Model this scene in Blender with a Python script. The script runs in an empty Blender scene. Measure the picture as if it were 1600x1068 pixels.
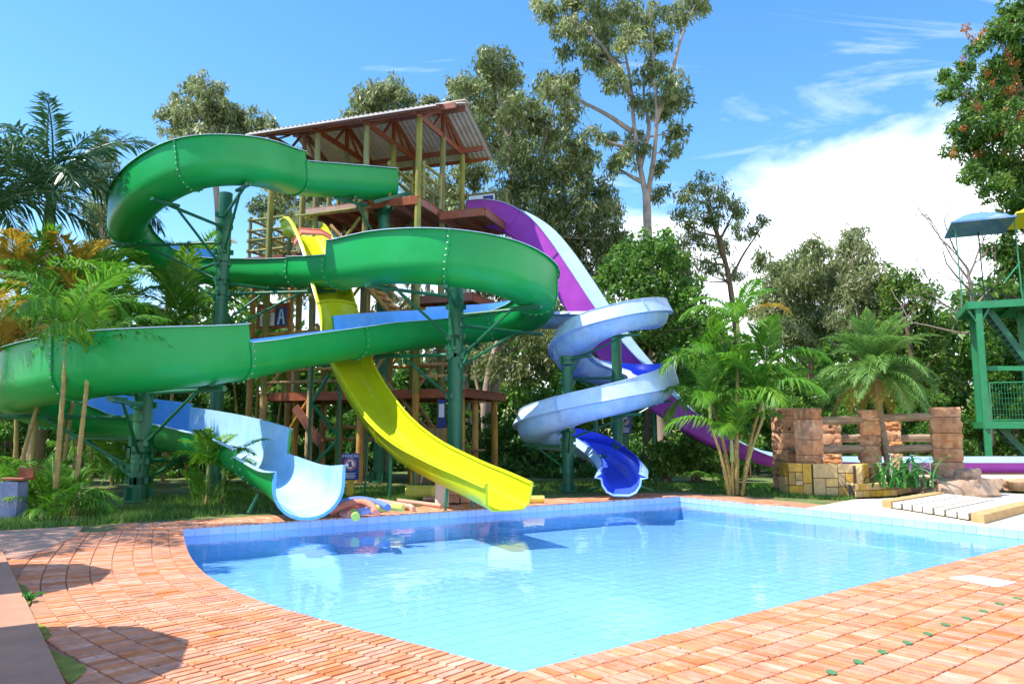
import bpy, math, random
import numpy as np
from mathutils import Vector, Matrix

# ------------------------------------------------------------------ camera, world, sun, exposure
sc = bpy.context.scene
COL = sc.collection
R = math.radians
H_EYE, F_PX = 1.7, 1200.0
TH = math.atan(141.0 / 1200.0)
cam = bpy.data.cameras.new('camera'); cam.lens = 27.0; cam.sensor_width = 36.0
cam.clip_start = 0.05; cam.clip_end = 3000
camo = bpy.data.objects.new('camera', cam); COL.objects.link(camo)
camo.location = (0, 0, H_EYE); camo.rotation_euler = (R(90) + TH, 0, 0)
sc.camera = camo
SUN_EL, SUN_AZ = R(60), R(-104)          # azimuth from +Y, clockwise positive
sun_dir = Vector((math.sin(SUN_AZ) * math.cos(SUN_EL), math.cos(SUN_AZ) * math.cos(SUN_EL), math.sin(SUN_EL)))
sl = bpy.data.lights.new('sun', 'SUN'); sl.energy = 3.7; sl.angle = R(0.5); sl.color = (1, .95, .87)
so = bpy.data.objects.new('sun', sl); COL.objects.link(so)
so.rotation_euler = (-sun_dir).to_track_quat('-Z', 'Y').to_euler()
sc.view_settings.view_transform = 'Standard'; sc.view_settings.look = 'None'
sc.view_settings.gamma = 1.0; sc.view_settings.exposure = 1.1
sc.view_settings.use_curve_mapping = False
sc.cycles.max_bounces = 10; sc.cycles.transparent_max_bounces = 16

w = bpy.data.worlds.new('World'); sc.world = w; w.use_nodes = True
nt = w.node_tree; nt.nodes.clear()
def N(nt, t, **kw):
    n = nt.nodes.new(t)
    for k, v in kw.items(): setattr(n, k, v)
    return n
out = N(nt, 'ShaderNodeOutputWorld'); bg = N(nt, 'ShaderNodeBackground')
sky = N(nt, 'ShaderNodeTexSky'); sky.sky_type = 'NISHITA'; sky.sun_disc = False
sky.sun_elevation = SUN_EL; sky.sun_rotation = SUN_AZ
sky.air_density = 1.0; sky.dust_density = 0.35; sky.ozone_density = 2.2
tc = N(nt, 'ShaderNodeTexCoord'); L = nt.links.new
# clouds: noise on a flat layer high above (direction / z), thicker low down in the north-east
sep = N(nt, 'ShaderNodeSeparateXYZ'); L(tc.outputs['Generated'], sep.inputs[0])
def M(op, a, b=None, c=None, clamp=False):
    n = N(nt, 'ShaderNodeMath', operation=op); n.use_clamp = clamp
    for i, v in enumerate((a, b, c)):
        if v is None: continue
        if isinstance(v, (int, float)): n.inputs[i].default_value = v
        else: L(v, n.inputs[i])
    return n.outputs[0]
zc = M('MAXIMUM', M('ADD', sep.outputs[2], 0.10), 0.04)
cx = M('DIVIDE', sep.outputs[0], zc); cy = M('DIVIDE', sep.outputs[1], zc)
cmb = N(nt, 'ShaderNodeCombineXYZ'); L(M('MULTIPLY', cx, 1.0), cmb.inputs[0]); L(M('MULTIPLY', cy, .75), cmb.inputs[1])
n1 = N(nt, 'ShaderNodeTexNoise'); L(cmb.outputs[0], n1.inputs['Vector'])
n1.inputs['Scale'].default_value = 1.35; n1.inputs['Detail'].default_value = 9; n1.inputs['Roughness'].default_value = .56
n1.inputs['Distortion'].default_value = .7
# cover: grows towards the horizon and towards +X (east); slowly varying
east = M('SUBTRACT', sep.outputs[0], 0.20)
low = M('SUBTRACT', 0.33, sep.outputs[2])
cov = M('ADD', M('MULTIPLY', east, .60), M('MULTIPLY', low, 2.8))
cov = M('MINIMUM', M('MAXIMUM', cov, -.095), .40)
dens = M('ADD', n1.outputs['Fac'], cov)
cl = M('MULTIPLY', M('SUBTRACT', dens, .56), 4.2, clamp=True)
cmb2 = N(nt, 'ShaderNodeCombineXYZ'); L(M('MULTIPLY', M('ADD', cx, M('MULTIPLY', cy, .35)), .55), cmb2.inputs[0]); L(M('MULTIPLY', cy, 2.0), cmb2.inputs[1])
n2 = N(nt, 'ShaderNodeTexNoise'); L(cmb2.outputs[0], n2.inputs['Vector']); n2.inputs['Scale'].default_value = 1.25; n2.inputs['Detail'].default_value = 8; n2.inputs['Roughness'].default_value = .6; n2.inputs['Distortion'].default_value = 1.6
wsp = M('MULTIPLY', M('ADD', M('SUBTRACT', n2.outputs['Fac'], .56), M('MINIMUM', M('MULTIPLY', east, .35), .10)), 2.6, clamp=True)
cl = M('MAXIMUM', M('MULTIPLY', cl, .95), M('MULTIPLY', wsp, .75))
mix = N(nt, 'ShaderNodeMixRGB'); L(cl, mix.inputs[0])
hs = N(nt, 'ShaderNodeHueSaturation'); L(sky.outputs[0], hs.inputs['Color'])
hs.inputs['Saturation'].default_value = 1.28; hs.inputs['Value'].default_value = 1.0
L(hs.outputs[0], mix.inputs[1]); mix.inputs[2].default_value = (6.6, 6.8, 7.2, 1)
L(mix.outputs[0], bg.inputs['Color']); bg.inputs['Strength'].default_value = 0.15
L(bg.outputs[0], out.inputs['Surface'])

# ------------------------------------------------------------------ pixel helpers (photo pixel + distance -> point)
ST, CT = math.sin(TH), math.cos(TH)
def ray(px, py):
    a, b = (px - 800) / F_PX, (534 - py) / F_PX
    return Vector((a, CT - b * ST, ST + b * CT))
def at(px, py, Y):
    r = ray(px, py); return Vector((0, 0, H_EYE)) + r * (Y / r.y)
def G(px, py, z=0.0):
    r = ray(px, py); t = (z - H_EYE) / r.z
    return Vector((0, 0, H_EYE)) + r * t
def xz(px, Y, z):          # point at distance Y and height z that stands in pixel column px
    depth = Y * CT + (z - H_EYE) * ST
    return Vector(((px - 800) / F_PX * depth, Y, z))

# ------------------------------------------------------------------ materials
MATS = {}
def pm(name, col, rough=.55, var=.18, scale=4., bump=0., bscale=30., metal=0., rnd=0., attr=None, stretch=None, spec=.5, dirt=None, dscale=1.2, damt=.5, coat=0., dust=None):
    if name in MATS: return MATS[name]
    m = bpy.data.materials.new(name); m.use_nodes = True; t = m.node_tree; b = t.nodes['Principled BSDF']; l = t.links.new
    tc = N(t, 'ShaderNodeTexCoord'); src = tc.outputs['Object']
    if stretch:
        mp = N(t, 'ShaderNodeMapping'); l(src, mp.inputs[0]); mp.inputs['Scale'].default_value = stretch; src = mp.outputs[0]
    nz = N(t, 'ShaderNodeTexNoise'); l(src, nz.inputs['Vector']); nz.inputs['Scale'].default_value = scale
    nz.inputs['Detail'].default_value = 6; nz.inputs['Roughness'].default_value = .62
    rp = N(t, 'ShaderNodeValToRGB'); l(nz.outputs['Fac'], rp.inputs[0])
    rp.color_ramp.elements[0].position = .3; rp.color_ramp.elements[1].position = .7
    rp.color_ramp.elements[0].color = (*[c * (1 - var) for c in col], 1); rp.color_ramp.elements[1].color = (*[min(1, c * (1 + var)) for c in col], 1)
    c = rp.outputs[0]
    if dirt:
        n2 = N(t, 'ShaderNodeTexNoise'); l(tc.outputs['Object'], n2.inputs['Vector']); n2.inputs['Scale'].default_value = dscale
        n2.inputs['Detail'].default_value = 8; n2.inputs['Roughness'].default_value = .7
        r2 = N(t, 'ShaderNodeValToRGB'); l(n2.outputs['Fac'], r2.inputs[0])
        r2.color_ramp.elements[0].position = .48; r2.color_ramp.elements[1].position = .68
        r2.color_ramp.elements[0].color = (0, 0, 0, 1); r2.color_ramp.elements[1].color = (damt, damt, damt, 1)
        mx = N(t, 'ShaderNodeMixRGB'); l(r2.outputs[0], mx.inputs[0]); l(c, mx.inputs[1]); mx.inputs[2].default_value = (*dirt, 1); c = mx.outputs[0]
    if dust:      # broad soft patches of pale dust
        n4 = N(t, 'ShaderNodeTexNoise'); l(tc.outputs['Object'], n4.inputs['Vector']); n4.inputs['Scale'].default_value = .8; n4.inputs['Detail'].default_value = 5; n4.inputs['Roughness'].default_value = .65
        m4 = N(t, 'ShaderNodeMapRange'); l(n4.outputs['Fac'], m4.inputs[0]); m4.inputs[1].default_value = .38; m4.inputs[2].default_value = .68; m4.inputs[3].default_value = 0; m4.inputs[4].default_value = .6
        x4 = N(t, 'ShaderNodeMixRGB'); l(m4.outputs[0], x4.inputs[0]); l(c, x4.inputs[1]); x4.inputs[2].default_value = (*dust, 1); c = x4.outputs[0]
    if rnd or attr:
        if attr:
            ri = N(t, 'ShaderNodeAttribute'); ri.attribute_name = attr; rv = ri.outputs['Fac']
        else:
            ri = N(t, 'ShaderNodeObjectInfo'); rv = ri.outputs['Random']
        h = N(t, 'ShaderNodeHueSaturation'); l(c, h.inputs['Color'])
        mr = N(t, 'ShaderNodeMapRange'); l(rv, mr.inputs[0]); mr.inputs[3].default_value = 1 - rnd; mr.inputs[4].default_value = 1 + rnd
        l(mr.outputs[0], h.inputs['Value'])
        mr2 = N(t, 'ShaderNodeMapRange'); mm = N(t, 'ShaderNodeMath', operation='FRACT'); m3 = N(t, 'ShaderNodeMath', operation='MULTIPLY')
        l(rv, m3.inputs[0]); m3.inputs[1].default_value = 7.31; l(m3.outputs[0], mm.inputs[0]); l(mm.outputs[0], mr2.inputs[0])
        mr2.inputs[3].default_value = 1 - rnd * .9; mr2.inputs[4].default_value = 1 + rnd * .35; l(mr2.outputs[0], h.inputs['Saturation']); c = h.outputs[0]
    l(c, b.inputs['Base Color']); b.inputs['Roughness'].default_value = rough; b.inputs['Metallic'].default_value = metal
    b.inputs['Specular IOR Level'].default_value = spec; b.inputs['Coat Weight'].default_value = coat
    if bump:
        nb = N(t, 'ShaderNodeTexNoise'); l(src, nb.inputs['Vector']); nb.inputs['Scale'].default_value = bscale; nb.inputs['Detail'].default_value = 5
        bp = N(t, 'ShaderNodeBump'); l(nb.outputs['Fac'], bp.inputs['Height']); bp.inputs['Strength'].default_value = bump; bp.inputs['Distance'].default_value = .02
        l(bp.outputs[0], b.inputs['Normal'])
    MATS[name] = m; return m
def leafmat(name, c0, c1, c2, trans=.35, rough=.45):
    if name in MATS: return MATS[name]
    m = bpy.data.materials.new(name); m.use_nodes = True; t = m.node_tree; b = t.nodes['Principled BSDF']; l = t.links.new
    a = N(t, 'ShaderNodeAttribute'); a.attribute_name = 'rnd'
    oi = N(t, 'ShaderNodeObjectInfo'); ad = N(t, 'ShaderNodeMath', operation='MULTIPLY_ADD'); l(oi.outputs['Random'], ad.inputs[0])
    ad.inputs[1].default_value = .16; l(a.outputs['Fac'], ad.inputs[2])
    sb = N(t, 'ShaderNodeMath', operation='SUBTRACT'); l(ad.outputs[0], sb.inputs[0]); sb.inputs[1].default_value = .08
    rp = N(t, 'ShaderNodeValToRGB'); l(sb.outputs[0], rp.inputs[0]); e = rp.color_ramp.elements
    e[0].position = 0; e[0].color = (*c0, 1); e[1].position = 1; e[1].color = (*c2, 1); x = e.new(.55); x.color = (*c1, 1)
    l(rp.outputs[0], b.inputs['Base Color']); b.inputs['Roughness'].default_value = rough; b.inputs['Specular IOR Level'].default_value = .45
    tr = N(t, 'ShaderNodeBsdfTranslucent'); l(rp.outputs[0], tr.inputs['Color']); ms = N(t, 'ShaderNodeMixShader'); ms.inputs[0].default_value = trans
    l(b.outputs[0], ms.inputs[1]); l(tr.outputs[0], ms.inputs[2]); l(ms.outputs[0], t.nodes['Material Output'].inputs['Surface'])
    MATS[name] = m; return m
GRN = pm('green_fibreglass', (.008, .35, .07), .36, .10, 1.6, .05, 60, spec=.35, dirt=(.02, .20, .05), dscale=.8, damt=.4)
BLUI = pm('sky_blue_gelcoat', (.13, .42, .80), .22, .08, 2, dirt=(.40, .60, .78), dscale=1.4, damt=.4)
FADE_LIT = pm('faded_sunlit_blue_gelcoat', (.42, .66, .88), .25, .12, 1.6, dirt=(.22, .50, .84), dscale=.9, damt=.6)  # faded blue, made paler still for the sunlit look inside the mouth
RIM = pm('pale_blue_rim', (.62, .78, .90), .35, .08, 5, dirt=(.35, .45, .5), damt=.4)
STEEL = pm('green_steel', (.015, .15, .065), .4, .2, 3, .05, 40, dirt=(.03, .09, .05), dscale=2.5, damt=.5)
STEEL2 = pm('mint_green_steel', (.018, .24, .085), .4, .15, 3, dirt=(.08, .2, .1), dscale=2)
BOLT = pm('zinc_bolt', (.55, .58, .55), .35, .1, 20, metal=.7)
YEL = pm('lemon_fibreglass', (.55, .59, .012), .28, .10, 1.8, spec=.35, dirt=(.50, .42, .015), dscale=1.1, damt=.35)
PINK = pm('salmon_foam', (.75, .22, .15), .7, .12, 8, .1)
PUR = pm('purple_fibreglass', (.42, .065, .44), .45, .12, 2, spec=.3, dirt=(.30, .05, .32), damt=.4)
PBL = pm('ice_blue_gelcoat', (.52, .72, .86), .3, .08, 3, dirt=(.4, .5, .55), damt=.4)
SPI = pm('faded_blue_fibreglass', (.30, .50, .80), .4, .16, 2.2, .05, 50, dirt=(.55, .64, .72), dscale=1.6, damt=.75)
SPU = pm('bleached_blue_fibreglass', (.52, .66, .82), .5, .12, 2.5, dirt=(.36, .42, .48), dscale=2.4, damt=.6)
DEEP = pm('cobalt_gelcoat', (.06, .13, .76), .2, .12, 2)
LOG = pm('mossy_log', (.27, .235, .055), .8, .35, 5, .35, 25, stretch=(1, 1, .25), dirt=(.16, .19, .05), dscale=2, damt=.7, rnd=.22)
LOGO = pm('amber_log', (.54, .28, .055), .75, .35, 5, .35, 25, stretch=(1, 1, .25), dirt=(.26, .13, .035), dscale=2, damt=.6, rnd=.25)
BEAM = pm('red_stained_timber', (.33, .075, .025), .6, .3, 6, .2, 30, dirt=(.2, .1, .06), dscale=3, damt=.5, rnd=.2)
PLANKW = pm('sunlit_pink_timber', (.55, .36, .28), .75, .25, 6, .2, 30, dirt=(.35, .2, .15), dscale=3, damt=.5)  # pale tone carries the sunlight on the near edge beam
GATEW = pm('honey_board', (.36, .20, .05), .65, .3, 6, .2, 25, stretch=(1, 1, .2), rnd=.2)
ZINC = pm('zinc_sheet', (.68, .58, .48), .45, .10, 2, metal=.15, dirt=(.42, .36, .30), dscale=1.5, damt=.5)
BRK = pm('terracotta_paver', (.55, .185, .072), .85, .17, 9, .35, 45, attr='rnd', rnd=.19, spec=.2, dirt=(.70, .38, .24), dscale=4.5, damt=.6, dust=(.64, .33, .21))
MORT = pm('pale_mortar', (.40, .20, .11), .9, .25, 8, .3, 40)
TILE = pm('pool_tile', (.36, .49, .90), .12, .06, 4, rnd=.08)
FTILE = pm('pool_floor_tile', (.35, .63, .96), .25, .04, 3, attr='rnd', rnd=.015)
GROUT = pm('pool_grout', (.33, .63, .91), .8, .1, 5)
WHITEC = pm('white_concrete', (.62, .57, .47), .9, .12, 3, .2, 30, spec=.2, dirt=(.50, .42, .30), dscale=1.8, damt=.5)
OCHRE = pm('ochre_cement', (.52, .32, .13), .85, .2, 5, .3, 30)
STONE = pm('red_sandstone', (.58, .26, .12), .9, .32, 4, .9, 9, spec=.2, dirt=(.72, .46, .24), dscale=2.6, damt=.75, rnd=.14)
YSTONE = pm('ochre_sandstone', (.70, .40, .085), .85, .2, 5, .4, 20, rnd=.26, dirt=(.42, .22, .08), dscale=3, damt=.45)
JOINT = pm('dark_joint', (.12, .075, .05), .95, .3, 10)
OLDLOG = pm('grey_cement_log', (.36, .24, .145), .9, .5, 5, 1.0, 14, stretch=(.25, 1, 3), dirt=(.15, .09, .06), dscale=3, damt=.6)
ROCK = pm('pale_brown_rock', (.44, .28, .18), .9, .3, 4, .5, 14, dirt=(.55, .42, .30), dscale=3, damt=.6)
REDC = pm('red_cement', (.42, .20, .12), .7, .14, 3, .1, 60, dirt=(.50, .28, .16), dscale=1.6, damt=.6)
PATHC = pm('pink_concrete', (.46, .26, .18), .85, .14, 3, .15, 50, dirt=(.48, .28, .2), dscale=2, damt=.5)
BARK = pm('eucalyptus_bark', (.40, .30, .235), .85, .3, 3, .4, 12, stretch=(1, 1, .2), dirt=(.20, .13, .09), dscale=1.2, damt=.75)
BARKD = pm('brown_bark', (.17, .105, .06), .9, .35, 4, .5, 14, stretch=(1, 1, .2))
PSTEM = pm('areca_stem', (.36, .24, .07), .6, .3, 9, .15, 30, stretch=(.5, .5, 3), dirt=(.22, .24, .06), dscale=1.5, damt=.6)
PTRUNK = pm('palm_trunk', (.25, .17, .10), .9, .3, 8, .6, 14, stretch=(.5, .5, 2))
WPLAST = pm('white_plastic', (.72, .72, .72), .4, .05, 5)
NAVY = pm('navy_sign', (.03, .045, .22), .45, .1, 5)
WPAINT = pm('white_paint', (.8, .8, .8), .5, .04, 5)
REDP = pm('red_paint', (.6, .03, .03), .5, .04, 5)
ORANGE = pm('orange_print', (.75, .2, .04), .5, .06, 5)
YPOST = pm('yellow_post', (.65, .40, .03), .55, .15, 5)
GREYBLUE = pm('grey_blue_paint', (.16, .20, .36), .7, .2, 4, .2, 20, dirt=(.30, .28, .30), dscale=4, damt=.6)
PVC = pm('salmon_pvc', (.66, .34, .25), .5, .12, 5, dirt=(.5, .3, .22), dscale=4)
NBLUE = pm('blue_foam', (.13, .22, .55), .8, .1, 6, .1)
NYEL = pm('yellow_foam', (.72, .60, .10), .8, .1, 6, .1)
NGRN = pm('lime_foam', (.45, .60, .12), .8, .1, 6, .1)
CANB = pm('blue_canopy', (.14, .28, .56), .45, .08, 2, dirt=(.5, .52, .44), dscale=.9, damt=.7)
CANY = pm('yellow_canopy', (.80, .62, .03), .4, .08, 2)
DARKM = pm('dark_metal', (.05, .06, .06), .5, .2, 6)
PARA = pm('parasol_cloth', (.5, .45, .35), .8, .1, 4)
SOIL = pm('bare_soil', (.30, .16, .09), .95, .3, 3, .4, 20)
EUC = leafmat('eucalyptus_leaf', (.08, .11, .035), (.25, .31, .10), (.56, .57, .30), .5)
EUCL = leafmat('pale_eucalyptus_leaf', (.09, .12, .045), (.27, .32, .12), (.56, .56, .32), .5)
BRO = leafmat('broadleaf', (.04, .11, .016), (.13, .29, .035), (.32, .47, .09), .5)
SHR = leafmat('shrub_leaf', (.03, .09, .014), (.09, .24, .028), (.26, .42, .07), .5)
ACA = leafmat('acacia_leaf', (.035, .10, .015), (.11, .24, .03), (.30, .38, .07), .45)
POD = leafmat('orange_pods', (.30, .08, .02), (.45, .17, .03), (.5, .28, .05))
ARE = leafmat('areca_leaf', (.035, .15, .012), (.12, .33, .02), (.32, .48, .035), .45, .5)
AREY = leafmat('yellowing_palm_leaf', (.20, .20, .02), (.45, .30, .03), (.60, .38, .04), .4)
ROY = leafmat('royal_palm_leaf', (.022, .085, .028), (.06, .15, .055), (.17, .25, .13), .25, .32)
DATE = leafmat('date_palm_leaf', (.06, .16, .025), (.16, .33, .06), (.36, .52, .14), .42, .55)
DATEY = leafmat('dry_date_leaf', (.25, .20, .03), (.45, .32, .04), (.55, .38, .08), .35)
LILY = leafmat('lily_leaf', (.02, .12, .02), (.05, .26, .04), (.16, .42, .10), .25, .3)
GRASS = leafmat('lawn_blade', (.04, .13, .015), (.10, .24, .03), (.28, .34, .08), .3, .6)

# ------------------------------------------------------------------ mesh helpers
def link(o, parent=None):
    COL.objects.link(o)
    if parent is not None:
        o.parent = parent
        p = parent
        while p.parent is not None: p = p.parent
        o.matrix_parent_inverse = Matrix.Translation(-Vector(p.location)) if parent is p else Matrix.Identity(4)
    return o
def tag(o, label, cat, group=None):
    o['label'] = label; o['category'] = cat
    if group: o['group'] = group
    return o
def thing(name, label, cat, loc, group=None):
    o = bpy.data.objects.new(name, None); o.location = loc; o.empty_display_size = .2; COL.objects.link(o)
    return tag(o, label, cat, group)
class MB:
    def __init__(s): s.v = []; s.f = []; s.m = []
    def add(s, vs, fs, mi=0):
        b = len(s.v); s.v += [tuple(v) for v in vs]; s.f += [tuple(b + i for i in f) for f in fs]; s.m += [mi] * len(fs); return s
    def box(s, c, d, rz=0, mi=0, bev=0):
        hx, hy, hz = d[0] / 2, d[1] / 2, d[2] / 2; cs, sn = math.cos(rz), math.sin(rz)
        def P(x, y, z): return (c[0] + x * cs - y * sn, c[1] + x * sn + y * cs, c[2] + z)
        if not bev:
            vs = [P(x, y, z) for z in (-hz, hz) for x, y in ((-hx, -hy), (hx, -hy), (hx, hy), (-hx, hy))]
            return s.add(vs, [(3, 2, 1, 0), (4, 5, 6, 7), (0, 1, 5, 4), (1, 2, 6, 5), (2, 3, 7, 6), (3, 0, 4, 7)], mi)
        b = bev; vs = []
        for z, k in ((-hz, b), (-hz + b, 0), (hz - b, 0), (hz, b)):
            for x, y in ((-hx + k, -hy + k), (hx - k, -hy + k), (hx - k, hy - k), (-hx + k, hy - k)): vs.append(P(x, y, z))
        fs = [(3, 2, 1, 0), (12, 13, 14, 15)]
        for r in range(3):
            for i in range(4): j = (i + 1) % 4; fs.append((r * 4 + i, r * 4 + j, r * 4 + 4 + j, r * 4 + 4 + i))
        return s.add(vs, fs, mi)
    def bar(s, a, b, wd, ht, mi=0, up=Vector((0, 0, 1))):     # rectangular bar from a to b
        a, b = Vector(a), Vector(b); d = (b - a).normalized(); sd = d.cross(up)
        if sd.length < 1e-4: sd = Vector((1, 0, 0))
        sd.normalize(); u = sd.cross(d).normalized(); vs = []
        for p in (a, b):
            for x, y in ((-1, -1), (1, -1), (1, 1), (-1, 1)): vs.append(p + sd * (x * wd / 2) + u * (y * ht / 2))
        return s.add(vs, [(3, 2, 1, 0), (4, 5, 6, 7), (0, 1, 5, 4), (1, 2, 6, 5), (2, 3, 7, 6), (3, 0, 4, 7)], mi)
    def tube(s, pts, r, n=8, mi=0, cap=True):
        pts = [Vector(p) for p in pts]; k = len(pts); rs = r if isinstance(r, (list, tuple)) else [r] * k
        ref = None; vs = []
        for i, p in enumerate(pts):
            d = (pts[min(i + 1, k - 1)] - pts[max(i - 1, 0)]).normalized()
            if ref is None:
                ref = d.orthogonal().normalized()
            ref = (ref - d * ref.dot(d)); ref = ref.normalized() if ref.length > 1e-5 else d.orthogonal().normalized()
            b = d.cross(ref)
            for j in range(n):
                a = 2 * math.pi * j / n; vs.append(p + (ref * math.cos(a) + b * math.sin(a)) * rs[i])
        fs = []
        for i in range(k - 1):
            for j in range(n): q = (j + 1) % n; fs.append((i * n + j, i * n + q, i * n + n + q, i * n + n + j))
        if cap: fs.append(tuple(range(n - 1, -1, -1))); fs.append(tuple((k - 1) * n + j for j in range(n)))
        return s.add(vs, fs, mi)
    def cyl(s, c, r, h, n=16, mi=0, r2=None):
        return s.tube([c, (c[0], c[1], c[2] + h)], [r, r if r2 is None else r2], n, mi)
    def blob(s, c, r, seg=5, mi=0):
        rows = seg - 1; vs = [(c[0], c[1], c[2] + r[2])]
        for i in range(1, rows):
            t = math.pi * i / rows
            for j in range(seg): a = 2 * math.pi * j / seg; vs.append((c[0] + r[0] * math.sin(t) * math.cos(a), c[1] + r[1] * math.sin(t) * math.sin(a), c[2] + r[2] * math.cos(t)))
        vs.append((c[0], c[1], c[2] - r[2])); fs = [(0, 1 + j, 1 + (j + 1) % seg) for j in range(seg)]
        for i in range(rows - 2):
            for j in range(seg): q = (j + 1) % seg; a = 1 + i * seg; fs.append((a + j, a + seg + j, a + seg + q, a + q))
        l = 1 + (rows - 2) * seg; e = len(vs) - 1; fs += [(l + j, e, l + (j + 1) % seg) for j in range(seg)]
        return s.add(vs, fs, mi)
    def build(s, name, mats, parent=None, smooth=None, origin=None):
        me = bpy.data.meshes.new(name); o0 = Vector(origin) if origin is not None else Vector((0, 0, 0))
        vv = s.v if origin is None else [(v[0] - o0.x, v[1] - o0.y, v[2] - o0.z) for v in s.v]
        me.from_pydata(vv, [], s.f)
        if not isinstance(mats, (list, tuple)): mats = [mats]
        for m in mats: me.materials.append(m)
        if len(mats) > 1: me.polygons.foreach_set('material_index', s.m)
        if smooth is not None:
            me.shade_smooth(); me.set_sharp_from_angle(angle=R(smooth))
        me.update(); o = bpy.data.objects.new(name, me)
        if origin is not None: o.location = o0
        return link(o, parent)
    def single(s, name, mats, label, cat, group=None, smooth=None):
        a = np.array(s.v); o = s.build(name, mats, None, smooth, ((a[:, 0].min() + a[:, 0].max()) / 2, (a[:, 1].min() + a[:, 1].max()) / 2, a[:, 2].min()))
        return tag(o, label, cat, group)
def struct(o): o['kind'] = 'structure'; return o
def stuff(o): o['kind'] = 'stuff'; return o
def set_rnd(me, vals):
    a = me.attributes.new('rnd', 'FLOAT', 'FACE'); a.data.foreach_set('value', vals)
def np_mesh(name, V, nper, mat, rnd=None):
    """V: (n*nper,3) points, one polygon of nper corners each"""
    n = len(V) // nper; me = bpy.data.meshes.new(name)
    me.vertices.add(len(V)); me.vertices.foreach_set('co', np.asarray(V, np.float32).ravel())
    me.loops.add(len(V)); me.loops.foreach_set('vertex_index', np.arange(len(V), dtype=np.int32))
    me.polygons.add(n); me.polygons.foreach_set('loop_start', np.arange(n, dtype=np.int32) * nper)
    me.materials.append(mat)
    me.update(calc_edges=True)
    if rnd is not None: set_rnd(me, np.asarray(rnd, np.float32))
    return me
def crom(P, per=8):
    P = [np.array(p, float) for p in P]; Q = [2 * P[0] - P[1]] + P + [2 * P[-1] - P[-2]]; o = []
    for i in range(1, len(Q) - 2):
        p0, p1, p2, p3 = Q[i - 1], Q[i], Q[i + 1], Q[i + 2]
        for k in range(per):
            t = k / per; o.append(.5 * (2 * p1 + (p2 - p0) * t + (2 * p0 - 5 * p1 + 4 * p2 - p3) * t * t + (3 * p1 - p0 - 3 * p2 + p3) * t ** 3))
    o.append(P[-1]); return o
rng = np.random.default_rng(7); random.seed(7)

# ------------------------------------------------------------------ ground, pool, deck
A = G(283, 824); B = G(1062, 774); C = G(1662, 834); D = G(815, 1050)
curve_px = [(815, 1050), (760, 1036), (640, 1004), (520, 973), (400, 937), (330, 904), (300, 876), (288, 850), (283, 824)]
leftc = [Vector(p) for p in crom([tuple(G(*p)) for p in curve_px], 6)]
def seg(a, b, n): return [a + (b - a) * (i / n) for i in range(n)]
outline = seg(A, B, 40) + seg(B, C, 30) + seg(C, D, 40) + leftc[:-1]     # clockwise seen from above
cen = sum(outline, Vector()) / len(outline)
def ring_sheet(name, mat, z, rings):
    m = MB(); n = len(outline)
    for a, b in zip(rings[:-1], rings[1:]):
        vs = [(p.x, p.y, z if len(a) == 0 else p.z) for p in a] + [(p.x, p.y, p.z) for p in b]
        m.add(vs, [(i, (i + 1) % n, n + (i + 1) % n, n + i) for i in range(n)])
    return m.build(name, mat)
def grow(d, z):
    o = []
    n = len(outline)
    for i, p in enumerate(outline):
        t = (outline[(i + 1) % n] - outline[i - 1]); t.z = 0; t.normalize(); nn = Vector((-t.y, t.x, 0))
        if nn.dot(p - cen) < 0: nn = -nn
        q = p + nn * d; q.z = z; o.append(q)
    return o
def scale_ring(k, z): return [Vector((cen.x + (p.x - cen.x) * k, cen.y + (p.y - cen.y) * k, z)) for p in outline]
gm = pm('lawn_soil', (.10, .15, .035), .95, .45, 1.1, .4, 30, dirt=(.26, .15, .08), dscale=.7, damt=.75)
struct(ring_sheet('ground', gm, -.03, [grow(.01, -.03), scale_ring(1.6, -.03), scale_ring(4, -.03), scale_ring(14, -.03), scale_ring(90, -.03)]))
deck = struct(ring_sheet('pool_deck', MORT, 0, [grow(0, -.012), grow(1.25, -.012)]))
WL, FL = -.165, -.62
pool = MB(); n = len(outline)
inn = grow(-.012, 0)
pool.add([(p.x, p.y, -.004) for p in inn] + [(p.x, p.y, FL - .002) for p in inn], [(i, n + i, n + (i + 1) % n, (i + 1) % n) for i in range(n)])
pool.add([(p.x, p.y, FL - .002) for p in inn] + [(cen.x, cen.y, FL - .002)], [(i, n, (i + 1) % n) for i in range(n)])
poolo = struct(pool.build('pool_basin', GROUT))
# wall tiles: two rows above the water line and five below, each on its own
def tile_run(P0, P1, rows, tw=.235, thh=.158):
    d = P1 - P0; Ln = d.length; d.normalize(); nn = Vector((-d.y, d.x, 0)); 
    if nn.dot(cen - P0) < 0: nn = -nn
    k = int(Ln / tw); tw = Ln / k; mb = MB()
    mb.box((0, 0, 0), (tw - .008, .012, thh - .008), 0, 0, .002); base = mb.build('wall_tile', TILE, poolo); me = base.data; first = True
    lower = MB(); ang = math.atan2(d.y, d.x)
    for i in range(k):
        for r_ in range(rows):
            p = P0 + d * (tw * (i + .5)) + nn * (.016 if r_ < 1 else .009); z = -.006 - thh * (r_ + .5)
            if r_ < 1:
                o = base if first else link(bpy.data.objects.new('wall_tile', me), poolo); first = False
                o.location = (p.x, p.y, z); o.rotation_euler = (0, 0, ang)
            else: lower.box((p.x, p.y, z), (tw - .005, .012, thh - .005), ang)
    stuff(lower.build('submerged_wall_tiles', FTILE, poolo))
tile_run(A, B, 4); tile_run(B, C, 4)
low2 = MB()
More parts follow.
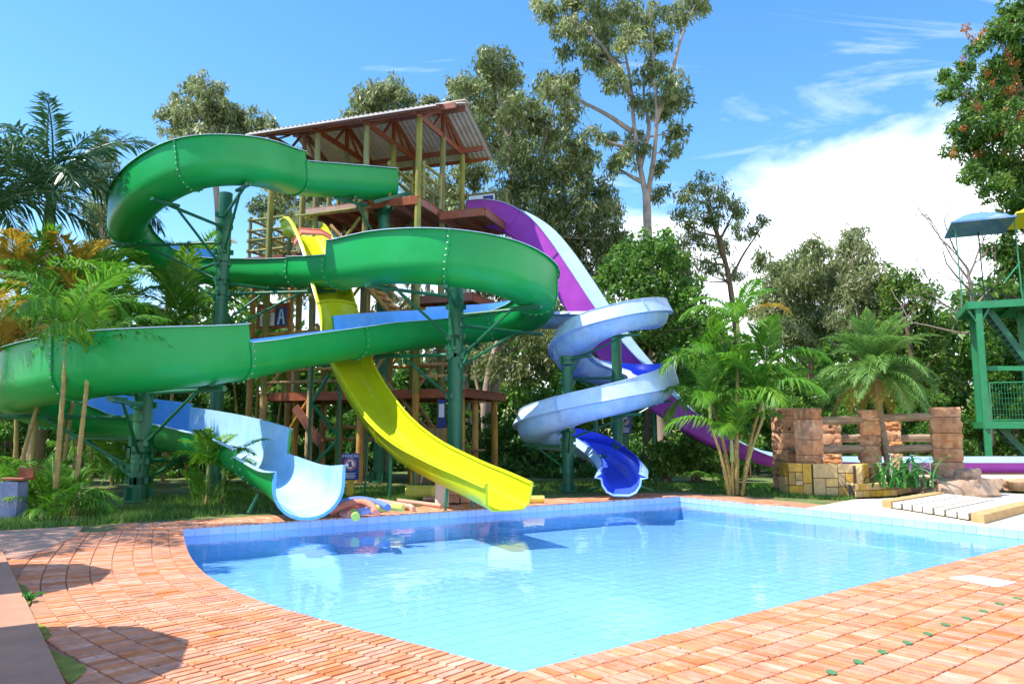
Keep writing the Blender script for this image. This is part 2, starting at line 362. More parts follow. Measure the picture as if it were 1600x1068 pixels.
for a, b in zip(leftc[:-1], leftc[1:]):
    d = (b - a); ln = d.length; d.normalize(); nn = Vector((-d.y, d.x, 0))
    if nn.dot(cen - a) < 0: nn = -nn
    for k in range(max(1, int(round(ln / .235)))):
        kk = max(1, int(round(ln / .235)))
        for r_ in range(4):
            p = a + d * (ln * (k + .5) / kk) + nn * .009; low2.box((p.x, p.y, -.006 - .158 * (r_ + .5)), (ln / kk - .005, .012, .153), math.atan2(d.y, d.x))
stuff(low2.build('curved_wall_tiles', FTILE, poolo))
# floor tiles
u = (C - D).normalized(); v = Vector((-u.y, u.x, 0)); fl = MB(); fr = []; ts = .30
poly = [(p.x, p.y) for p in grow(-.16, 0)]
def inside(x, y):
    c = False; j = len(poly) - 1
    for i in range(len(poly)):
        if (poly[i][1] > y) != (poly[j][1] > y) and x < (poly[j][0] - poly[i][0]) * (y - poly[i][1]) / (poly[j][1] - poly[i][1]) + poly[i][0]: c = not c
        j = i
    return c
for i in range(-60, 60):
    for j in range(-60, 60):
        p = D + u * (i * ts) + v * (j * ts)
        if inside(p.x, p.y):
            e = ts / 2 - .0045; fl.add([(p + u * a + v * b).to_tuple()[:2] + (FL,) for a, b in ((-e, -e), (e, -e), (e, e), (-e, e))], [(0, 1, 2, 3)]); fr.append(random.random())
fo = stuff(fl.build('floor_tiles', FTILE, poolo)); set_rnd(fo.data, fr)
# water
wm = bpy.data.materials.new('pool_water'); wm.use_nodes = True; t = wm.node_tree; t.nodes.remove(t.nodes['Principled BSDF']); l = t.links.new
tcw = N(t, 'ShaderNodeTexCoord'); nzw = N(t, 'ShaderNodeTexNoise'); l(tcw.outputs['Object'], nzw.inputs['Vector']); nzw.inputs['Scale'].default_value = 1.6; nzw.inputs['Detail'].default_value = 3
nz2 = N(t, 'ShaderNodeTexNoise'); l(tcw.outputs['Object'], nz2.inputs['Vector']); nz2.inputs['Scale'].default_value = 7; nz2.inputs['Detail'].default_value = 2
mw = N(t, 'ShaderNodeMath', operation='MULTIPLY_ADD'); l(nz2.outputs['Fac'], mw.inputs[0]); mw.inputs[1].default_value = .16; l(nzw.outputs['Fac'], mw.inputs[2])
bw = N(t, 'ShaderNodeBump'); l(mw.outputs[0], bw.inputs['Height']); bw.inputs['Strength'].default_value = .22; bw.inputs['Distance'].default_value = .05
fw = N(t, 'ShaderNodeFresnel'); fw.inputs['IOR'].default_value = 1.38; l(bw.outputs[0], fw.inputs['Normal'])
trn = N(t, 'ShaderNodeBsdfTransparent'); trn.inputs[0].default_value = (.84, .94, 1.0, 1)
gls = N(t, 'ShaderNodeBsdfGlossy'); gls.inputs['Roughness'].default_value = .012; l(bw.outputs[0], gls.inputs['Normal'])
msw = N(t, 'ShaderNodeMixShader'); l(fw.outputs[0], msw.inputs[0]); l(trn.outputs[0], msw.inputs[1]); l(gls.outputs[0], msw.inputs[2]); l(msw.outputs[0], t.nodes['Material Output'].inputs['Surface'])
wi = grow(-.024, WL); wb = MB(); wb.add([tuple(p) for p in wi] + [(cen.x, cen.y, WL)], [((i + 1) % n, i, n) for i in range(n)])
struct(wb.build('water', wm))
# bricks: courses that follow the pool edge, bricks square to it
def courses(path, nout, widths, bw, clip, th=.03):
    L_ = [0]
    for a, b in zip(path[:-1], path[1:]): L_.append(L_[-1] + (b - a).length)
    def P(s):
        s = max(0, min(L_[-1] - 1e-4, s)); i = max(k for k in range(len(L_)) if L_[k] <= s); i = min(i, len(path) - 2); f = (s - L_[i]) / max(1e-6, L_[i + 1] - L_[i])
        return path[i].lerp(path[i + 1], f), nout[i].lerp(nout[i + 1], f)
    o = -.03; res = []
    for k, wd in enumerate(widths):
        b_ = bw if k < 8 else .15
        s = random.random() * b_ * .8; e = 0
        while s < L_[-1] - b_ * .2:
            ww = b_ * random.uniform(.9, 1.12)
            g = .0095; q = []
            for ss, oo in ((s + g, o + g * .8), (s + ww - g, o + g * .8), (s + ww - g, o + wd - g * .8), (s + g, o + wd - g * .8)):
                pp, nn = P(ss); q.append(pp + nn.normalized() * oo)
            c = sum(q, Vector()) / 4
            if clip(c): res.append((c, q))
            s += ww
        o += wd
    return res
def outn(path):
    r_ = []
    for i in range(len(path)):
        t = path[min(i + 1, len(path) - 1)] - path[max(i - 1, 0)]; t.z = 0; t.normalize(); nn = Vector((-t.y, t.x, 0))
        if nn.dot(path[i] - cen) < 0: nn = -nn
        r_.append(nn)
    return r_
tD = (leftc[1] - leftc[0]).normalized(); ext = [D - tD * .0]
bis = (outn([D, leftc[1]])[0] + outn([D, C])[0]).normalized(); side = Vector((-bis.y, bis.x, 0))
if side.dot(leftc[3] - D) < 0: side = -side
lp = [D - tD * 3.5] + leftc; rp = [D - (C - D).normalized() * 3.5] + seg(D, C, 12) + [C]
SL0, SL1 = G(0, 858), G(97, 1068)         # edge of the red cement slab
sld = (SL1 - SL0).normalized(); sln = Vector((-sld.y, sld.x, 0)); sln = sln if sln.dot(cen - SL0) > 0 else -sln
def inview(c): return c.y > 3.6 and abs(c.x) < .70 * c.y + .6
BR = courses(lp, outn(lp), [.24] * 3 + [.25] * 12, .088, lambda c: (c - D).dot(side) > 0 and inview(c) and (c - SL0).dot(sln) > .06)
BR += courses(rp, outn(rp), [.24] * 15, .088, lambda c: (c - D).dot(side) <= 0 and inview(c))
abp = [A - (B - A).normalized() * 1.0] + seg(A, B, 10) + [B]
nAB = outn([A, B])[0]
BR += courses(abp, outn(abp), [.25] * 5, .115, lambda c: True)
bcp = seg(B, B + (C - B) * .47, 4); BR += courses(bcp, outn(bcp), [.25] * 2, .115, lambda c: True)
BR.sort(key=lambda t: t[0].length)
def brick_geo(mb, q, dz):
    c = sum(q, Vector()) / 4; top = [p + (c - p).normalized() * .005 for p in q]
    vs = [(p.x, p.y, -.03) for p in q] + [(p.x, p.y, dz - .005) for p in q] + [(p.x, p.y, dz) for p in top]
    nrm = (q[1] - q[0]).cross(q[2] - q[0]).z
    fs = [(8, 9, 10, 11)] + [(a, (a + 1) % 4, 4 + (a + 1) % 4, 4 + a) for a in range(4)] + [(4 + a, 4 + (a + 1) % 4, 8 + (a + 1) % 4, 8 + a) for a in range(4)]
    if nrm < 0: fs = [tuple(reversed(f)) for f in fs]
    mb.add(vs, fs)
restb = MB(); rr = []
for i, (c, q) in enumerate(BR):
    dz = random.uniform(-.002, .004); rv = random.random() ** 1.0
    if random.random() < .02: rv = 1.25
    if i < 300:
        mb = MB(); brick_geo(mb, q, dz); o = mb.build('brick', BRK, deck); set_rnd(o.data, [rv] * len(mb.f))
    else:
        brick_geo(restb, q, dz); rr += [rv] * 9
o = stuff(restb.build('small_bricks', BRK, deck)); set_rnd(o.data, rr)
# mortar bed below the wide brick areas on the near sides
mb = MB(); far = [D - tD * 3.5]
lo = [p + nn * 3.75 for p, nn in zip(lp, outn(lp))]; li = [p + nn * 1.0 for p, nn in zip(lp, outn(lp))]
mb.add([(p.x, p.y, -.016) for p in li] + [(p.x, p.y, -.016) for p in lo], [(i, i + 1, len(li) + i + 1, len(li) + i) for i in range(len(li) - 1)])
ri = [p + nn * 1.0 for p, nn in zip(rp, outn(rp))]; ro = [p + nn * 3.6 for p, nn in zip(rp, outn(rp))]
mb.add([(p.x, p.y, -.0165) for p in ri] + [(p.x, p.y, -.0165) for p in ro], [(i, i + 1, len(ri) + i + 1, len(ri) + i) for i in range(len(ri) - 1)])
struct(mb.build('mortar_bed', MORT))
# red cement slab at the left, pale concrete path behind it
mb = MB(); q = [SL0 - sld * .3, SL1 + sld * 6, SL1 + sld * 6 - sln * 5, SL0 - sld * .3 - sln * 6]
mb.add([(p.x, p.y, -.03) for p in q] + [(p.x, p.y, .045) for p in q], [(4, 5, 6, 7), (0, 1, 5, 4), (1, 2, 6, 5), (2, 3, 7, 6), (3, 0, 4, 7)])
struct(mb.build('cement_floor', REDC))
mb = MB(); q = [G(-160, 872), G(36, 872), G(118, 838), G(130, 822), G(0, 829), G(-200, 838)]
mb.add([(p.x, p.y, .010) for p in q] + [(p.x, p.y, -.03) for p in q], [tuple(range(6))] + [(i, i + 6, (i + 1) % 6 + 6, (i + 1) % 6) for i in range(6)])
struct(mb.build('concrete_path', PATHC))
mossm = pm('moss', (.20, .20, .02), .95, .4, 9, .6, 30)
for a, b, wdt in (((17, 905), (44, 945), .10), ((75, 1015), (110, 1068), .15), ((60, 975), (72, 1000), .06)):
    mb = MB(); p0, p1 = G(*a), G(*b); k = 10; vs = []
    for i in range(k + 1):
        p = p0.lerp(p1, i / k); vs += [(p.x - .02, p.y, .009), (p.x + wdt * math.sin(math.pi * i / k) * random.uniform(.7, 1.3) + .01, p.y, .009)]
    mb.add(vs, [(2 * i, 2 * i + 2, 2 * i + 3, 2 * i + 1) for i in range(k)])
    stuff(mb.build('moss', mossm))

# ------------------------------------------------------------------ flume sweeps
def frames(path):
    out_ = []
    for i, p in enumerate(path):
        d = path[min(i + 1, len(path) - 1)] - path[max(i - 1, 0)]; h = Vector((d[0], d[1], 0)); 
        h = h.normalized() if h.length > 1e-6 else Vector((1, 0, 0)); t = Vector(d).normalized()
        left = Vector((-h.y, h.x, 0)); up = t.cross(left) * -1
        up = left.cross(t) * -1 if up.z < 0 else up
        if up.z < 0: up = -up
        out_.append((Vector(p), left, up, t))
    return out_
def shell(fr, profs, thick, mats, name, parent, cap=True):
    """fr: frames; profs: one list of (lateral, height) inner points per frame (left to right); thickness outward"""
    m = MB(); k = len(profs[0]); V = []
    for (p, lf, up, t), pr in zip(fr, profs):
        inn_ = [p - lf * a + up * b for a, b in pr]; ou = []
        for i in range(k):
            a0, b0 = pr[max(i - 1, 0)]; a1, b1 = pr[min(i + 1, k - 1)]; dx, dy = a1 - a0, b1 - b0; ln = math.hypot(dx, dy) or 1
            nx, ny = dy / ln, -dx / ln
            # outward = away from the channel middle
            ou.append(p - lf * (pr[i][0] + nx * -thick * -1 if False else pr[i][0] + nx * thick) + up * (pr[i][1] + ny * thick))
        V.append((inn_, ou))
    W = 2 * k; vs = []
    for inn_, ou in V: vs += inn_ + ou
    for r_ in range(len(V) - 1):
        b = r_ * W; c = b + W; f_in = [(b + i, b + i + 1, c + i + 1, c + i) for i in range(k - 1)]
        f_out = [(b + k + i + 1, b + k + i, c + k + i, c + k + i + 1) for i in range(k - 1)]
        m.f += f_out; m.m += [0] * len(f_out); m.f += f_in; m.m += [1] * len(f_in)
        m.f += [(b + k, b, c, c + k), (b + k - 1, b + 2 * k - 1, c + 2 * k - 1, c + k - 1)]; m.m += [2, 2]
    if cap:
        for b, s_ in ((0, 1), ((len(V) - 1) * W, -1)):
            for i in range(k - 1):
                f = (b + i, b + k + i, b + k + i + 1, b + i + 1); m.f.append(f if s_ > 0 else f[::-1]); m.m.append(2)
    m.v = [tuple(x) for x in vs]
    return m.build(name, mats, parent, 40)
def uprof(wd, hl, hr, lip=.10, nseg=7, rad=None):
    r_ = rad or wd * .46; x0 = -wd / 2; pr = [(x0 - lip, hl - .004), (x0, hl), (x0, r_ + (hl - r_) * .5)] if hl > r_ + .02 else [(x0 - lip, hl), (x0, hl), (x0, hl - .01)]
    for i in range(nseg + 1):
        a = math.pi + i / nseg * math.pi / 2; pr.append((x0 + r_ + r_ * math.cos(a), r_ + r_ * math.sin(a)))
    for i in range(nseg + 1):
        a = 1.5 * math.pi + i / nseg * math.pi / 2; pr.append((-x0 - r_ + r_ * math.cos(a), r_ + r_ * math.sin(a)))
    pr += [(-x0, r_ + (hr - r_) * .5), (-x0, hr), (-x0 + lip, hr - .004)] if hr > r_ + .02 else [(-x0, hr - .01), (-x0, hr), (-x0 + lip, hr)]
    return pr
def flange(fr1, pr, depth, mat, name, parent, bolts=True, n0=2, n1=-2, wd=.035):
    p, lf, up, t = fr1; k = len(pr); m = MB(); bo = MB(); vs = []
    for s_ in (-wd, wd):
        for dd in (.0, depth):
            for i in range(k):
                a0, b0 = pr[max(i - 1, 0)]; a1, b1 = pr[min(i + 1, k - 1)]; dx, dy = a1 - a0, b1 - b0; ln = math.hypot(dx, dy) or 1
                vs.append(p - lf * (pr[i][0] + dy / ln * dd) + up * (pr[i][1] - dx / ln * dd) + t * s_)
    fs = []
    rng_ = range(1, k - 2)
    for i in rng_:
        fs += [(k + i, k + i + 1, 3 * k + i + 1, 3 * k + i), (i, i + 1, k + i + 1, k + i)[::-1], (2 * k + i, 2 * k + i + 1, 3 * k + i + 1, 3 * k + i)]
    m.add(vs, fs); o = m.build(name, mat, parent)
    if bolts:
        acc = .06
        for i in rng_:
            a = Vector((pr[i][0], pr[i][1])); b = Vector((pr[i + 1][0], pr[i + 1][1])); ln = (b - a).length
            while acc < ln:
                c = a.lerp(b, acc / ln); d = (b - a).normalized(); nn = Vector((d.y, -d.x)); c2 = c + nn * (depth + .012)
                for s_ in (-.028,):
                    w_ = p - lf * c2.x + up * c2.y + t * (s_ if True else 0); bo.blob(w_, (.024, .024, .024), 5)
                acc += .17
            acc -= ln
        stuff(bo.build('bolts', BOLT, o))
    return o

# ---- green slide
gp = [ # px, Y, z, left wall, right wall of the stretch that starts here
 (614, 27.0, 10.02, 1.0, 1.0), (545, 26.1, 9.85, 1.0, 1.0), (462, 24.6, 9.50, 1.3, .9), (390, 22.5, 9.12, 1.3, .9), (300, 21.9, 8.80, 1.3, .9), (226, 23.4, 8.5, 1.32, .9),
 (197, 25.7, 8.15, 1.35, .9), (232, 27.9, 7.75, 1.4, .9), (310, 28.5, 7.3, 1.1, .9), (400, 27.4, 6.95, .95, .9), (470, 25.7, 6.6, .95, .95), (532, 23.7, 6.2, .9, 1.38),
 (610, 21.2, 5.85, .9, 1.38), (700, 20.2, 5.6, .9, 1.38), (788, 20.8, 5.42, .9, 1.38), (838, 22.8, 5.25, .9, 1.38), (828, 25.0, 5.05, .9, 1.4), (770, 26.0, 4.8, .9, 1.4), (690, 25.2, 4.5, .9, 1.3),
 (610, 23.6, 4.15, .9, 1.3), (552, 22.4, 3.85, .9, .9), (455, 20.3, 3.35, .9, .9), (370, 18.6, 2.95, 1.35, .9), (250, 17.0, 2.62, 1.35, .9), (120, 16.9, 2.42, 1.35, .9), (28, 18.8, 2.2, 1.35, .9),
 (70, 21.4, 1.85, 1.3, .85), (170, 22.4, 1.5, 1.3, .8), (260, 21.5, 1.22, 1.2, .75), (340, 19.6, .92, 1.2, .75), (405, 17.7, .6, .8, .62), (450, 16.2, .28, .62, .55), (480, 14.9, .10, .6, .55)]
pts = [xz(a, b, c) for a, b, c, *_ in gp]; PER = 8; dense = crom([tuple(p) for p in pts], PER)
FR = frames([Vector(p) for p in dense])
gs = thing('green_water_slide', 'long winding green water slide with blue inside, looping from tower to pool', 'water slide', (FR[-1][0].x, FR[-1][0].y, 0))
cuts = [0, 2, 4, 6, 8, 10, 11, 13, 15, 17, 18, 20, 22, 24, 26, 28, 30, 32]
GW = 1.18
for a, b in zip(cuts[:-1], cuts[1:]):
    fr = FR[a * PER:b * PER + 1]; prs = []
    for i in range(len(fr)):
        s_ = a + i / PER; j = min(int(s_), len(gp) - 2); f = s_ - j
        if b * PER == a * PER + i: j = b - 1; f = 1
        # walls change height within a stretch only if both ends belong to it
        hl0, hr0 = gp[j][3], gp[j][4]; nx = gp[j + 1] if j + 1 < b or b == 32 else gp[j]
        hl = hl0 + (nx[3] - hl0) * f; hr = hr0 + (nx[4] - hr0) * f
        prs.append(uprof(GW, hl, hr))
    if b == 32:      # mouth widens to a round scoop
        for i in range(len(prs)):
            f = i / (len(prs) - 1); prs[i] = uprof(GW + .08 * f, .62 + .36 * f ** 1.5, .58 + .30 * f ** 1.5, .07 + .05 * f)
    sec = shell(fr, prs, .018, [GRN, FADE_LIT if b >= 30 else BLUI, RIM], 'flume_section', gs)
    if b != 32 or True:
        flange(fr[-1] if b < 32 else fr[2], prs[-1] if b < 32 else prs[2], .055, GRN, 'flange', gs)
    if b == 32:
        flange(fr[-1], prs[-1], .05, BLUI, 'mouth_rim', gs, False, wd=.05)
# posts and arms of the green slide
def post(nm, px, Y, top_py, parent, r_=.215, cables=()):
    P = xz(px, Y, 0); zt = at(px, top_py, Y).z; m = MB(); m.cyl((P.x, P.y, 0.02), r_, zt, 20); o = m.build('post', STEEL, parent, 40)
    b = MB(); b.cyl((P.x, P.y, -.02), r_ + .15, .06, 20)
    for k in range(6):
        a = k * math.pi / 3; c, s_ = math.cos(a), math.sin(a)
        b.bar((P.x + c * (r_ + .005), P.y + s_ * (r_ + .005), .18), (P.x + c * (r_ + .14), P.y + s_ * (r_ + .14), .18), .02, .32)
    b.build('base_plate', STEEL, o); return P, zt, o
def arm(P, zt, idx, parent, po):
    f = FR[int(idx * PER)]; tgt = f[0] - f[2] * .07; r0 = Vector((tgt.x - P.x, tgt.y - P.y, 0)); L0 = r0.length; r0.normalize(); z = tgt.z - .06
    m = MB(); a = Vector((P.x, P.y, z)) + r0 * .2; b = Vector((P.x, P.y, z)) + r0 * (L0 + .55); m.tube([a, b], .055, 8)
    m.tube([Vector((P.x, P.y, max(.5, z - 1.25))) + r0 * .2, Vector((P.x, P.y, z - .03)) + r0 * min(L0 * .8, L0 - .1)], .042, 8)
    m.build('support_arm', STEEL, parent, 40)
    for zz in (z, max(.5, z - 1.25)):
        c = MB(); c.cyl((P.x, P.y, zz - .09), .235, .18, 20); c.box((P.x + r0.y * .27, P.y - r0.x * .27, zz), (.08, .08, .16)); c.box((P.x - r0.y * .27, P.y + r0.x * .27, zz), (.08, .08, .16))
        c.box((P.x + r0.x * .25, P.y + r0.y * .25, zz), (.12, .12, .16))
        c.build('clamp_collar', STEEL, parent, 40)
    s_ = MB(); s_.bar(tgt - f[1] * .45 - Vector((0, 0, .02)), tgt + f[1] * .45 - Vector((0, 0, .02)), .08, .08); s_.build('cradle', STEEL, parent)
P1 = post('a', 333, 25.2, 303, gs); P2 = post('b', 710, 23.0, 432, gs, .225); P3 = post('c', 216, 19.6, 606, gs, .225); P4 = post('d', 592, 27.2, 322, gs)
for ix in (3.2, 4.6, 6, 7.6, 9.5, 10.6): arm(P1[0], P1[1], ix, gs, P1[2])
for ix in (11.9, 13, 14.6, 16, 17.4, 19): arm(P2[0], P2[1], ix, gs, P2[2])
for ix in (22.4, 23.6, 25, 26.6, 27.6, 28.4): arm(P3[0], P3[1], ix, gs, P3[2])
arm(P4[0], P4[1], 1.0, gs, P4[2])
f = FR[31 * PER - 4]
for sg_ in (-1, 1): m = MB(); m.tube([f[0] + f[1] * .35 * sg_ - f[2] * .05, Vector((f[0].x, f[0].y, 0)) + f[1] * .55 * sg_], .05, 8); m.build('leg', STEEL, gs, 40)

# ---- yellow slide
yp = [(462, 28.4, 9.0), (474, 27.4, 8.85), (490, 26.3, 7.9), (505, 25.4, 6.7), (517, 24.7, 5.6), (527, 24.2, 4.65), (536, 23.6, 3.85), (549, 22.9, 3.15), (572, 22.0, 2.35), (602, 20.9, 1.6), (645, 19.4, .98), (700, 17.8, .60), (752, 16.5, .36), (793, 15.55, .18)]
ydn = crom([tuple(xz(*p)) for p in yp], 6); YF = frames([Vector(p) for p in ydn])
ys = thing('yellow_water_slide', 'steep bright yellow open water slide dropping in one straight run into the pool', 'water slide', (YF[-1][0].x, YF[-1][0].y, 0))
def yprof(wd, h, flare=.16): 
    x = wd / 2; return [(-x - flare - .07, h - .05), (-x - flare, h), (-x - flare * .45, h * .5), (-x, .1), (-x + .12, 0), (0, -.012), (x - .12, 0), (x, .1), (x + flare * .45, h * .5), (x + flare, h), (x + flare + .07, h - .05)]
rimL, rimR = [], []
for a, b in ((0, 18), (18, 36), (36, 56), (56, len(YF) - 1)):
    fr = YF[a:b + 1]; prs = []
    for i in range(len(fr)):
        s_ = a + i; h = .55
        if s_ > 60: h = .55 - .10 * (s_ - 60) / 18
        if s_ > len(YF) - 5: h = .45
        fl_ = .16 if s_ < 62 else .16 - .11 * (s_ - 62) / 16
        prs.append(yprof(.92 + .2 * (.16 - fl_), max(h, .5), fl_))
        rimL.append(fr[i][0] - fr[i][1] * prs[-1][1][0] + fr[i][2] * prs[-1][1][1]); rimR.append(fr[i][0] - fr[i][1] * prs[-1][-2][0] + fr[i][2] * prs[-1][-2][1])
    shell(fr, prs, .02, [YEL, YEL, YEL], 'flume_section', ys)
    if b < len(YF) - 1: flange(fr[-1], prs[-1], .05, YEL, 'flange', ys, False)
for rl in (rimL, rimR):
    m = MB(); m.tube(rl[::2] + [rl[-1]], .042, 8); m.build('rim', YEL, ys, 60)
m = MB(); pe = yprof(.95, .5, .05)[1:-1]; fe = YF[-1]; m.tube([fe[0] - fe[1] * x + fe[2] * y for x, y in pe], .03, 6); m.build('mouth_rim', YEL, ys, 60)
def hood(i, mat, wd=1.2, h=.62, nm='splash_hood'):       # arched lip across the flume
    p, lf, up, t = YF[i]; m = MB(); m.tube([p + lf * wd / 2 + up * .05, p + lf * (wd / 2) + up * (h - .1), p + lf * .3 + up * h, p - lf * .3 + up * h, p - lf * wd / 2 + up * (h - .1), p - lf * wd / 2 + up * .05], .05, 8); return m.build(nm, mat, ys, 40)
p, lf, up, t = YF[11]
m = MB(); a = [(-.72, .1), (-.62, .55), (-.2, .72), (.55, .66), (.66, .15)]
vs = []
for s_ in (-.16, .16):
    for x, y in a: vs.append(p + lf * -x + up * y + t * s_)
m.add(vs, [(i, i + 1, 6 + i, 5 + i) for i in range(4)]); 
for s_ in (-.16, .16): m.tube([p + lf * -x + up * y + t * s_ for x, y in a], .04, 6)
m.build('foam_bumper', PINK, ys, 40)
# cover piece (dark yellow hood) over the steep part
for i0, i1, hh in ((25, 33, .62), ):
    fr = YF[i0:i1 + 1]; m = MB(); vs = []; k = 9
    for (p, lf, up, t) in fr:
        for j in range(k):
            a = math.pi * j / (k - 1); vs.append(p + lf * (.62 * math.cos(a)) + up * (.52 + .22 * math.sin(a)))
    m.add(vs, [(r_ * k + j, r_ * k + j + 1, r_ * k + k + j + 1, r_ * k + k + j) for r_ in range(len(fr) - 1) for j in range(k - 1)])
    p, lf, up, t = fr[-1]; m.tube([p + lf * (.66 * math.cos(math.pi * j / 8)) + up * (.52 + .25 * math.sin(math.pi * j / 8)) for j in range(9)], .05, 6)
    p, lf, up, t = fr[0]; m.tube([p + lf * (.66 * math.cos(math.pi * j / 8)) + up * (.52 + .25 * math.sin(math.pi * j / 8)) for j in range(9)], .04, 6)
    m.build('hood', YEL, ys, 50)
# legs of the yellow slide: green trestle + small legs
def steel(parent, segs, nm, r_=.045):
    m = MB()
    for a, b in segs: m.tube([a, b], r_, 6)
    return m.build(nm, STEEL, parent, 40)
t0, t1 = xz(481, 23.4, 0), xz(527, 23.4, 0); zt0, zt1 = at(481, 570, 23.4).z, at(527, 640, 23.4).z
tb = .5
steel(ys, [(t0, t0 + Vector((0, 0, zt0))), (t1, t1 + Vector((0, 0, 3.2))), (t0 + Vector((0, 0, zt0)), xz(520, 23.4, zt0)), (t0 + Vector((0, 0, 2.6)), t1 + Vector((0, 0, 1.6))), (t0 + Vector((0, 0, 2.5)), xz(512, 23.4, 3.4)), (t0 + Vector((0, 0, .6)), t1 + Vector((0, 0, 1.5))), (t0 + Vector((0, 0, .55)), t1 + Vector((0, 0, .55)))], 'trestle', .055)
for i in (52, 58, 68):
    p, lf, up, t = YF[i]
    for sg_ in (-1, 1): steel(ys, [(p + lf * .3 * sg_ - up * .02, Vector((p.x, p.y, 0)) + lf * .35 * sg_)], 'leg', .035)
p = YF[-14][0]; m = MB(); m.cyl((p.x, p.y, -.62), .16, .62 + p.z - .05, 20); m.build('pedestal', WHITEC, ys, 40)

# ---- purple slide
pp = [(738, 30.2, 9.8), (762, 29.9, 9.75), (790, 29.55, 9.5), (822, 29.1, 8.85), (850, 28.65, 7.9), (880, 28.15, 6.7), (915, 27.6, 5.3), (952, 27.1, 4.05), (1000, 26.6, 2.85), (1060, 26.2, 1.85), (1130, 26.1, 1.05), (1210, 26.0, .55), (1300, 26.0, .42), (1400, 26.0, .40), (1500, 26.0, .40), (1640, 26.0, .40), (1800, 26.0, .40)]
pdn = crom([tuple(xz(*p)) for p in pp], 5); PF = frames([Vector(p) for p in pdn])
ps = thing('purple_water_slide', 'tall straight purple water slide running down behind the blue spiral', 'water slide', (PF[60][0].x, PF[60][0].y, 0))
def pprof(h, hf=.05): return [(-.66, h + hf), (-.58, h + hf), (-.52, h * .5), (-.5, .06), (-.44, 0), (0, 0), (.44, 0), (.5, .06), (.52, h * .5), (.55, h), (.62, h)]
cutp = [0, 12, 21, 30, 40, 50, 58, len(PF) - 1]
for a, b in zip(cutp[:-1], cutp[1:]):
    fr = PF[a:b + 1]; prs = [pprof(1.05 - .72 * max(0, min(1, (a + i - 38) / 16)),   .05 + .10 * max(0, min(1, (a + i - 38) / 16))) for i in range(len(fr))]
    shell(fr, prs, .02, [PUR, PBL, PBL], 'flume_section', ps)
    if b < len(PF) - 1: flange(fr[-1], prs[-1], .05, PUR, 'flange', ps, False)
for i in (32, 42, 50):
    p, lf, up, t = PF[i]; steel(ps, [(p - up * .03, Vector((p.x, p.y, 0)))], 'leg', .09)

# ---- blue spiral slide
bpts = [xz(*q) for q in ((842, 28.3, 5.55), (900, 27.2, 5.38), (970, 26.0, 5.2), (1014, 24.5, 5.02), (1013, 22.9, 4.85), (975, 22.0, 4.58), (925, 22.0, 4.2), (892, 23.1, 3.8), (900, 24.7, 3.52), (945, 25.6, 3.28), (1000, 25.3, 3.02), (1028, 23.8, 2.74), (1006, 22.2, 2.45), (950, 21.4, 2.16), (890, 21.4, 1.86), (842, 22.3, 1.55), (840, 23.9, 1.3), (880, 24.9, 1.08), (925, 24.2, .86), (955, 22.6, .56), (972, 21.0, .30), (971, 19.7, .12))]
bdn = crom([tuple(p) for p in bpts], 6); BF = frames([Vector(p) for p in bdn])
bs = thing('blue_spiral_slide', 'faded blue spiral water slide winding round a green post beside the pool', 'water slide', (BF[-1][0].x, BF[-1][0].y, 0))
def bprof(hl, hr):   # rounded trough, flange line, upright upper panels
    return [(-.50, hl), (-.45, hl), (-.54, hl * .5 + .24), (-.65, .45), (-.50, .42), (-.47, .25), (-.36, .08), (-.2, 0), (.2, 0), (.36, .08), (.47, .25), (.50, .42), (.65, .45), (.56, hr * .5 + .24), (.50, hr), (.55, hr)]
nb = len(BF) - 1; cb = list(range(0, nb - 20, 14)) + [nb - 14, nb]
for a, b in zip(cb[:-1], cb[1:]):
    fr = BF[a:b + 1]; prs = []
    for i in range(len(fr)):
        s_ = a + i
        hl, hr = .85, .62
        hl += .28 * math.exp(-((s_ - 67) / 7) ** 2)
        if s_ < 16: hl = hr = .55
        if s_ > nb - 26: k = min(1, (s_ - nb + 26) / 14); hl = .85 - .2 * k; hr = .62
        if s_ > nb - 8: k = (s_ - nb + 8) / 8; hl = .65 - .08 * k; hr = .62 - .05 * k
        prs.append(bprof(hl, hr))
    sec = shell(fr, prs, .02, [SPI, DEEP if a >= 56 else BLUI, SPU], 'flume_section', bs)
    me = sec.data; me.materials.append(SPU); k = len(prs[0])
    # upper outside panels are more bleached than the trough
    mi = np.zeros(len(me.polygons), np.int32); me.polygons.foreach_get('material_index', mi)
    nr = len(fr) - 1; per = 2 * (k - 1) + 2
    for r_ in range(nr):
        for j in (0, 1, 2, k - 4, k - 3, k - 2): mi[r_ * per + j] = 3
    if a < nb - 30: me.polygons.foreach_set('material_index', mi)
    if b < nb: flange(fr[-1], prs[-1], .035, SPI, 'flange', bs, True)
m = MB(); p, lf, up, t = BF[-1]; m.tube([p - lf * x + up * y for x, y in bprof(.57, .57)[1:-1]], .03, 6); m.build('mouth_rim', SPI, bs, 40)
def bpost(px, Y, top, r_):
    P = xz(px, Y, 0); zt = at(px, top, Y).z; m = MB(); m.cyl((P.x, P.y, 0), r_, zt, 16); o = m.build('post', STEEL, bs, 40)
    b = MB(); b.cyl((P.x, P.y, -.01), r_ + .12, .05, 16); 
    for k in range(4): a = k * math.pi / 2 + .5; b.bar((P.x, P.y, .17), (P.x + math.cos(a) * (r_ + .13), P.y + math.sin(a) * (r_ + .13), .06), .03, .2)
    b.build('base_plate', STEEL, o); return P
q1 = bpost(888, 22.7, 572, .165); q2 = bpost(967, 24.0, 522, .16)
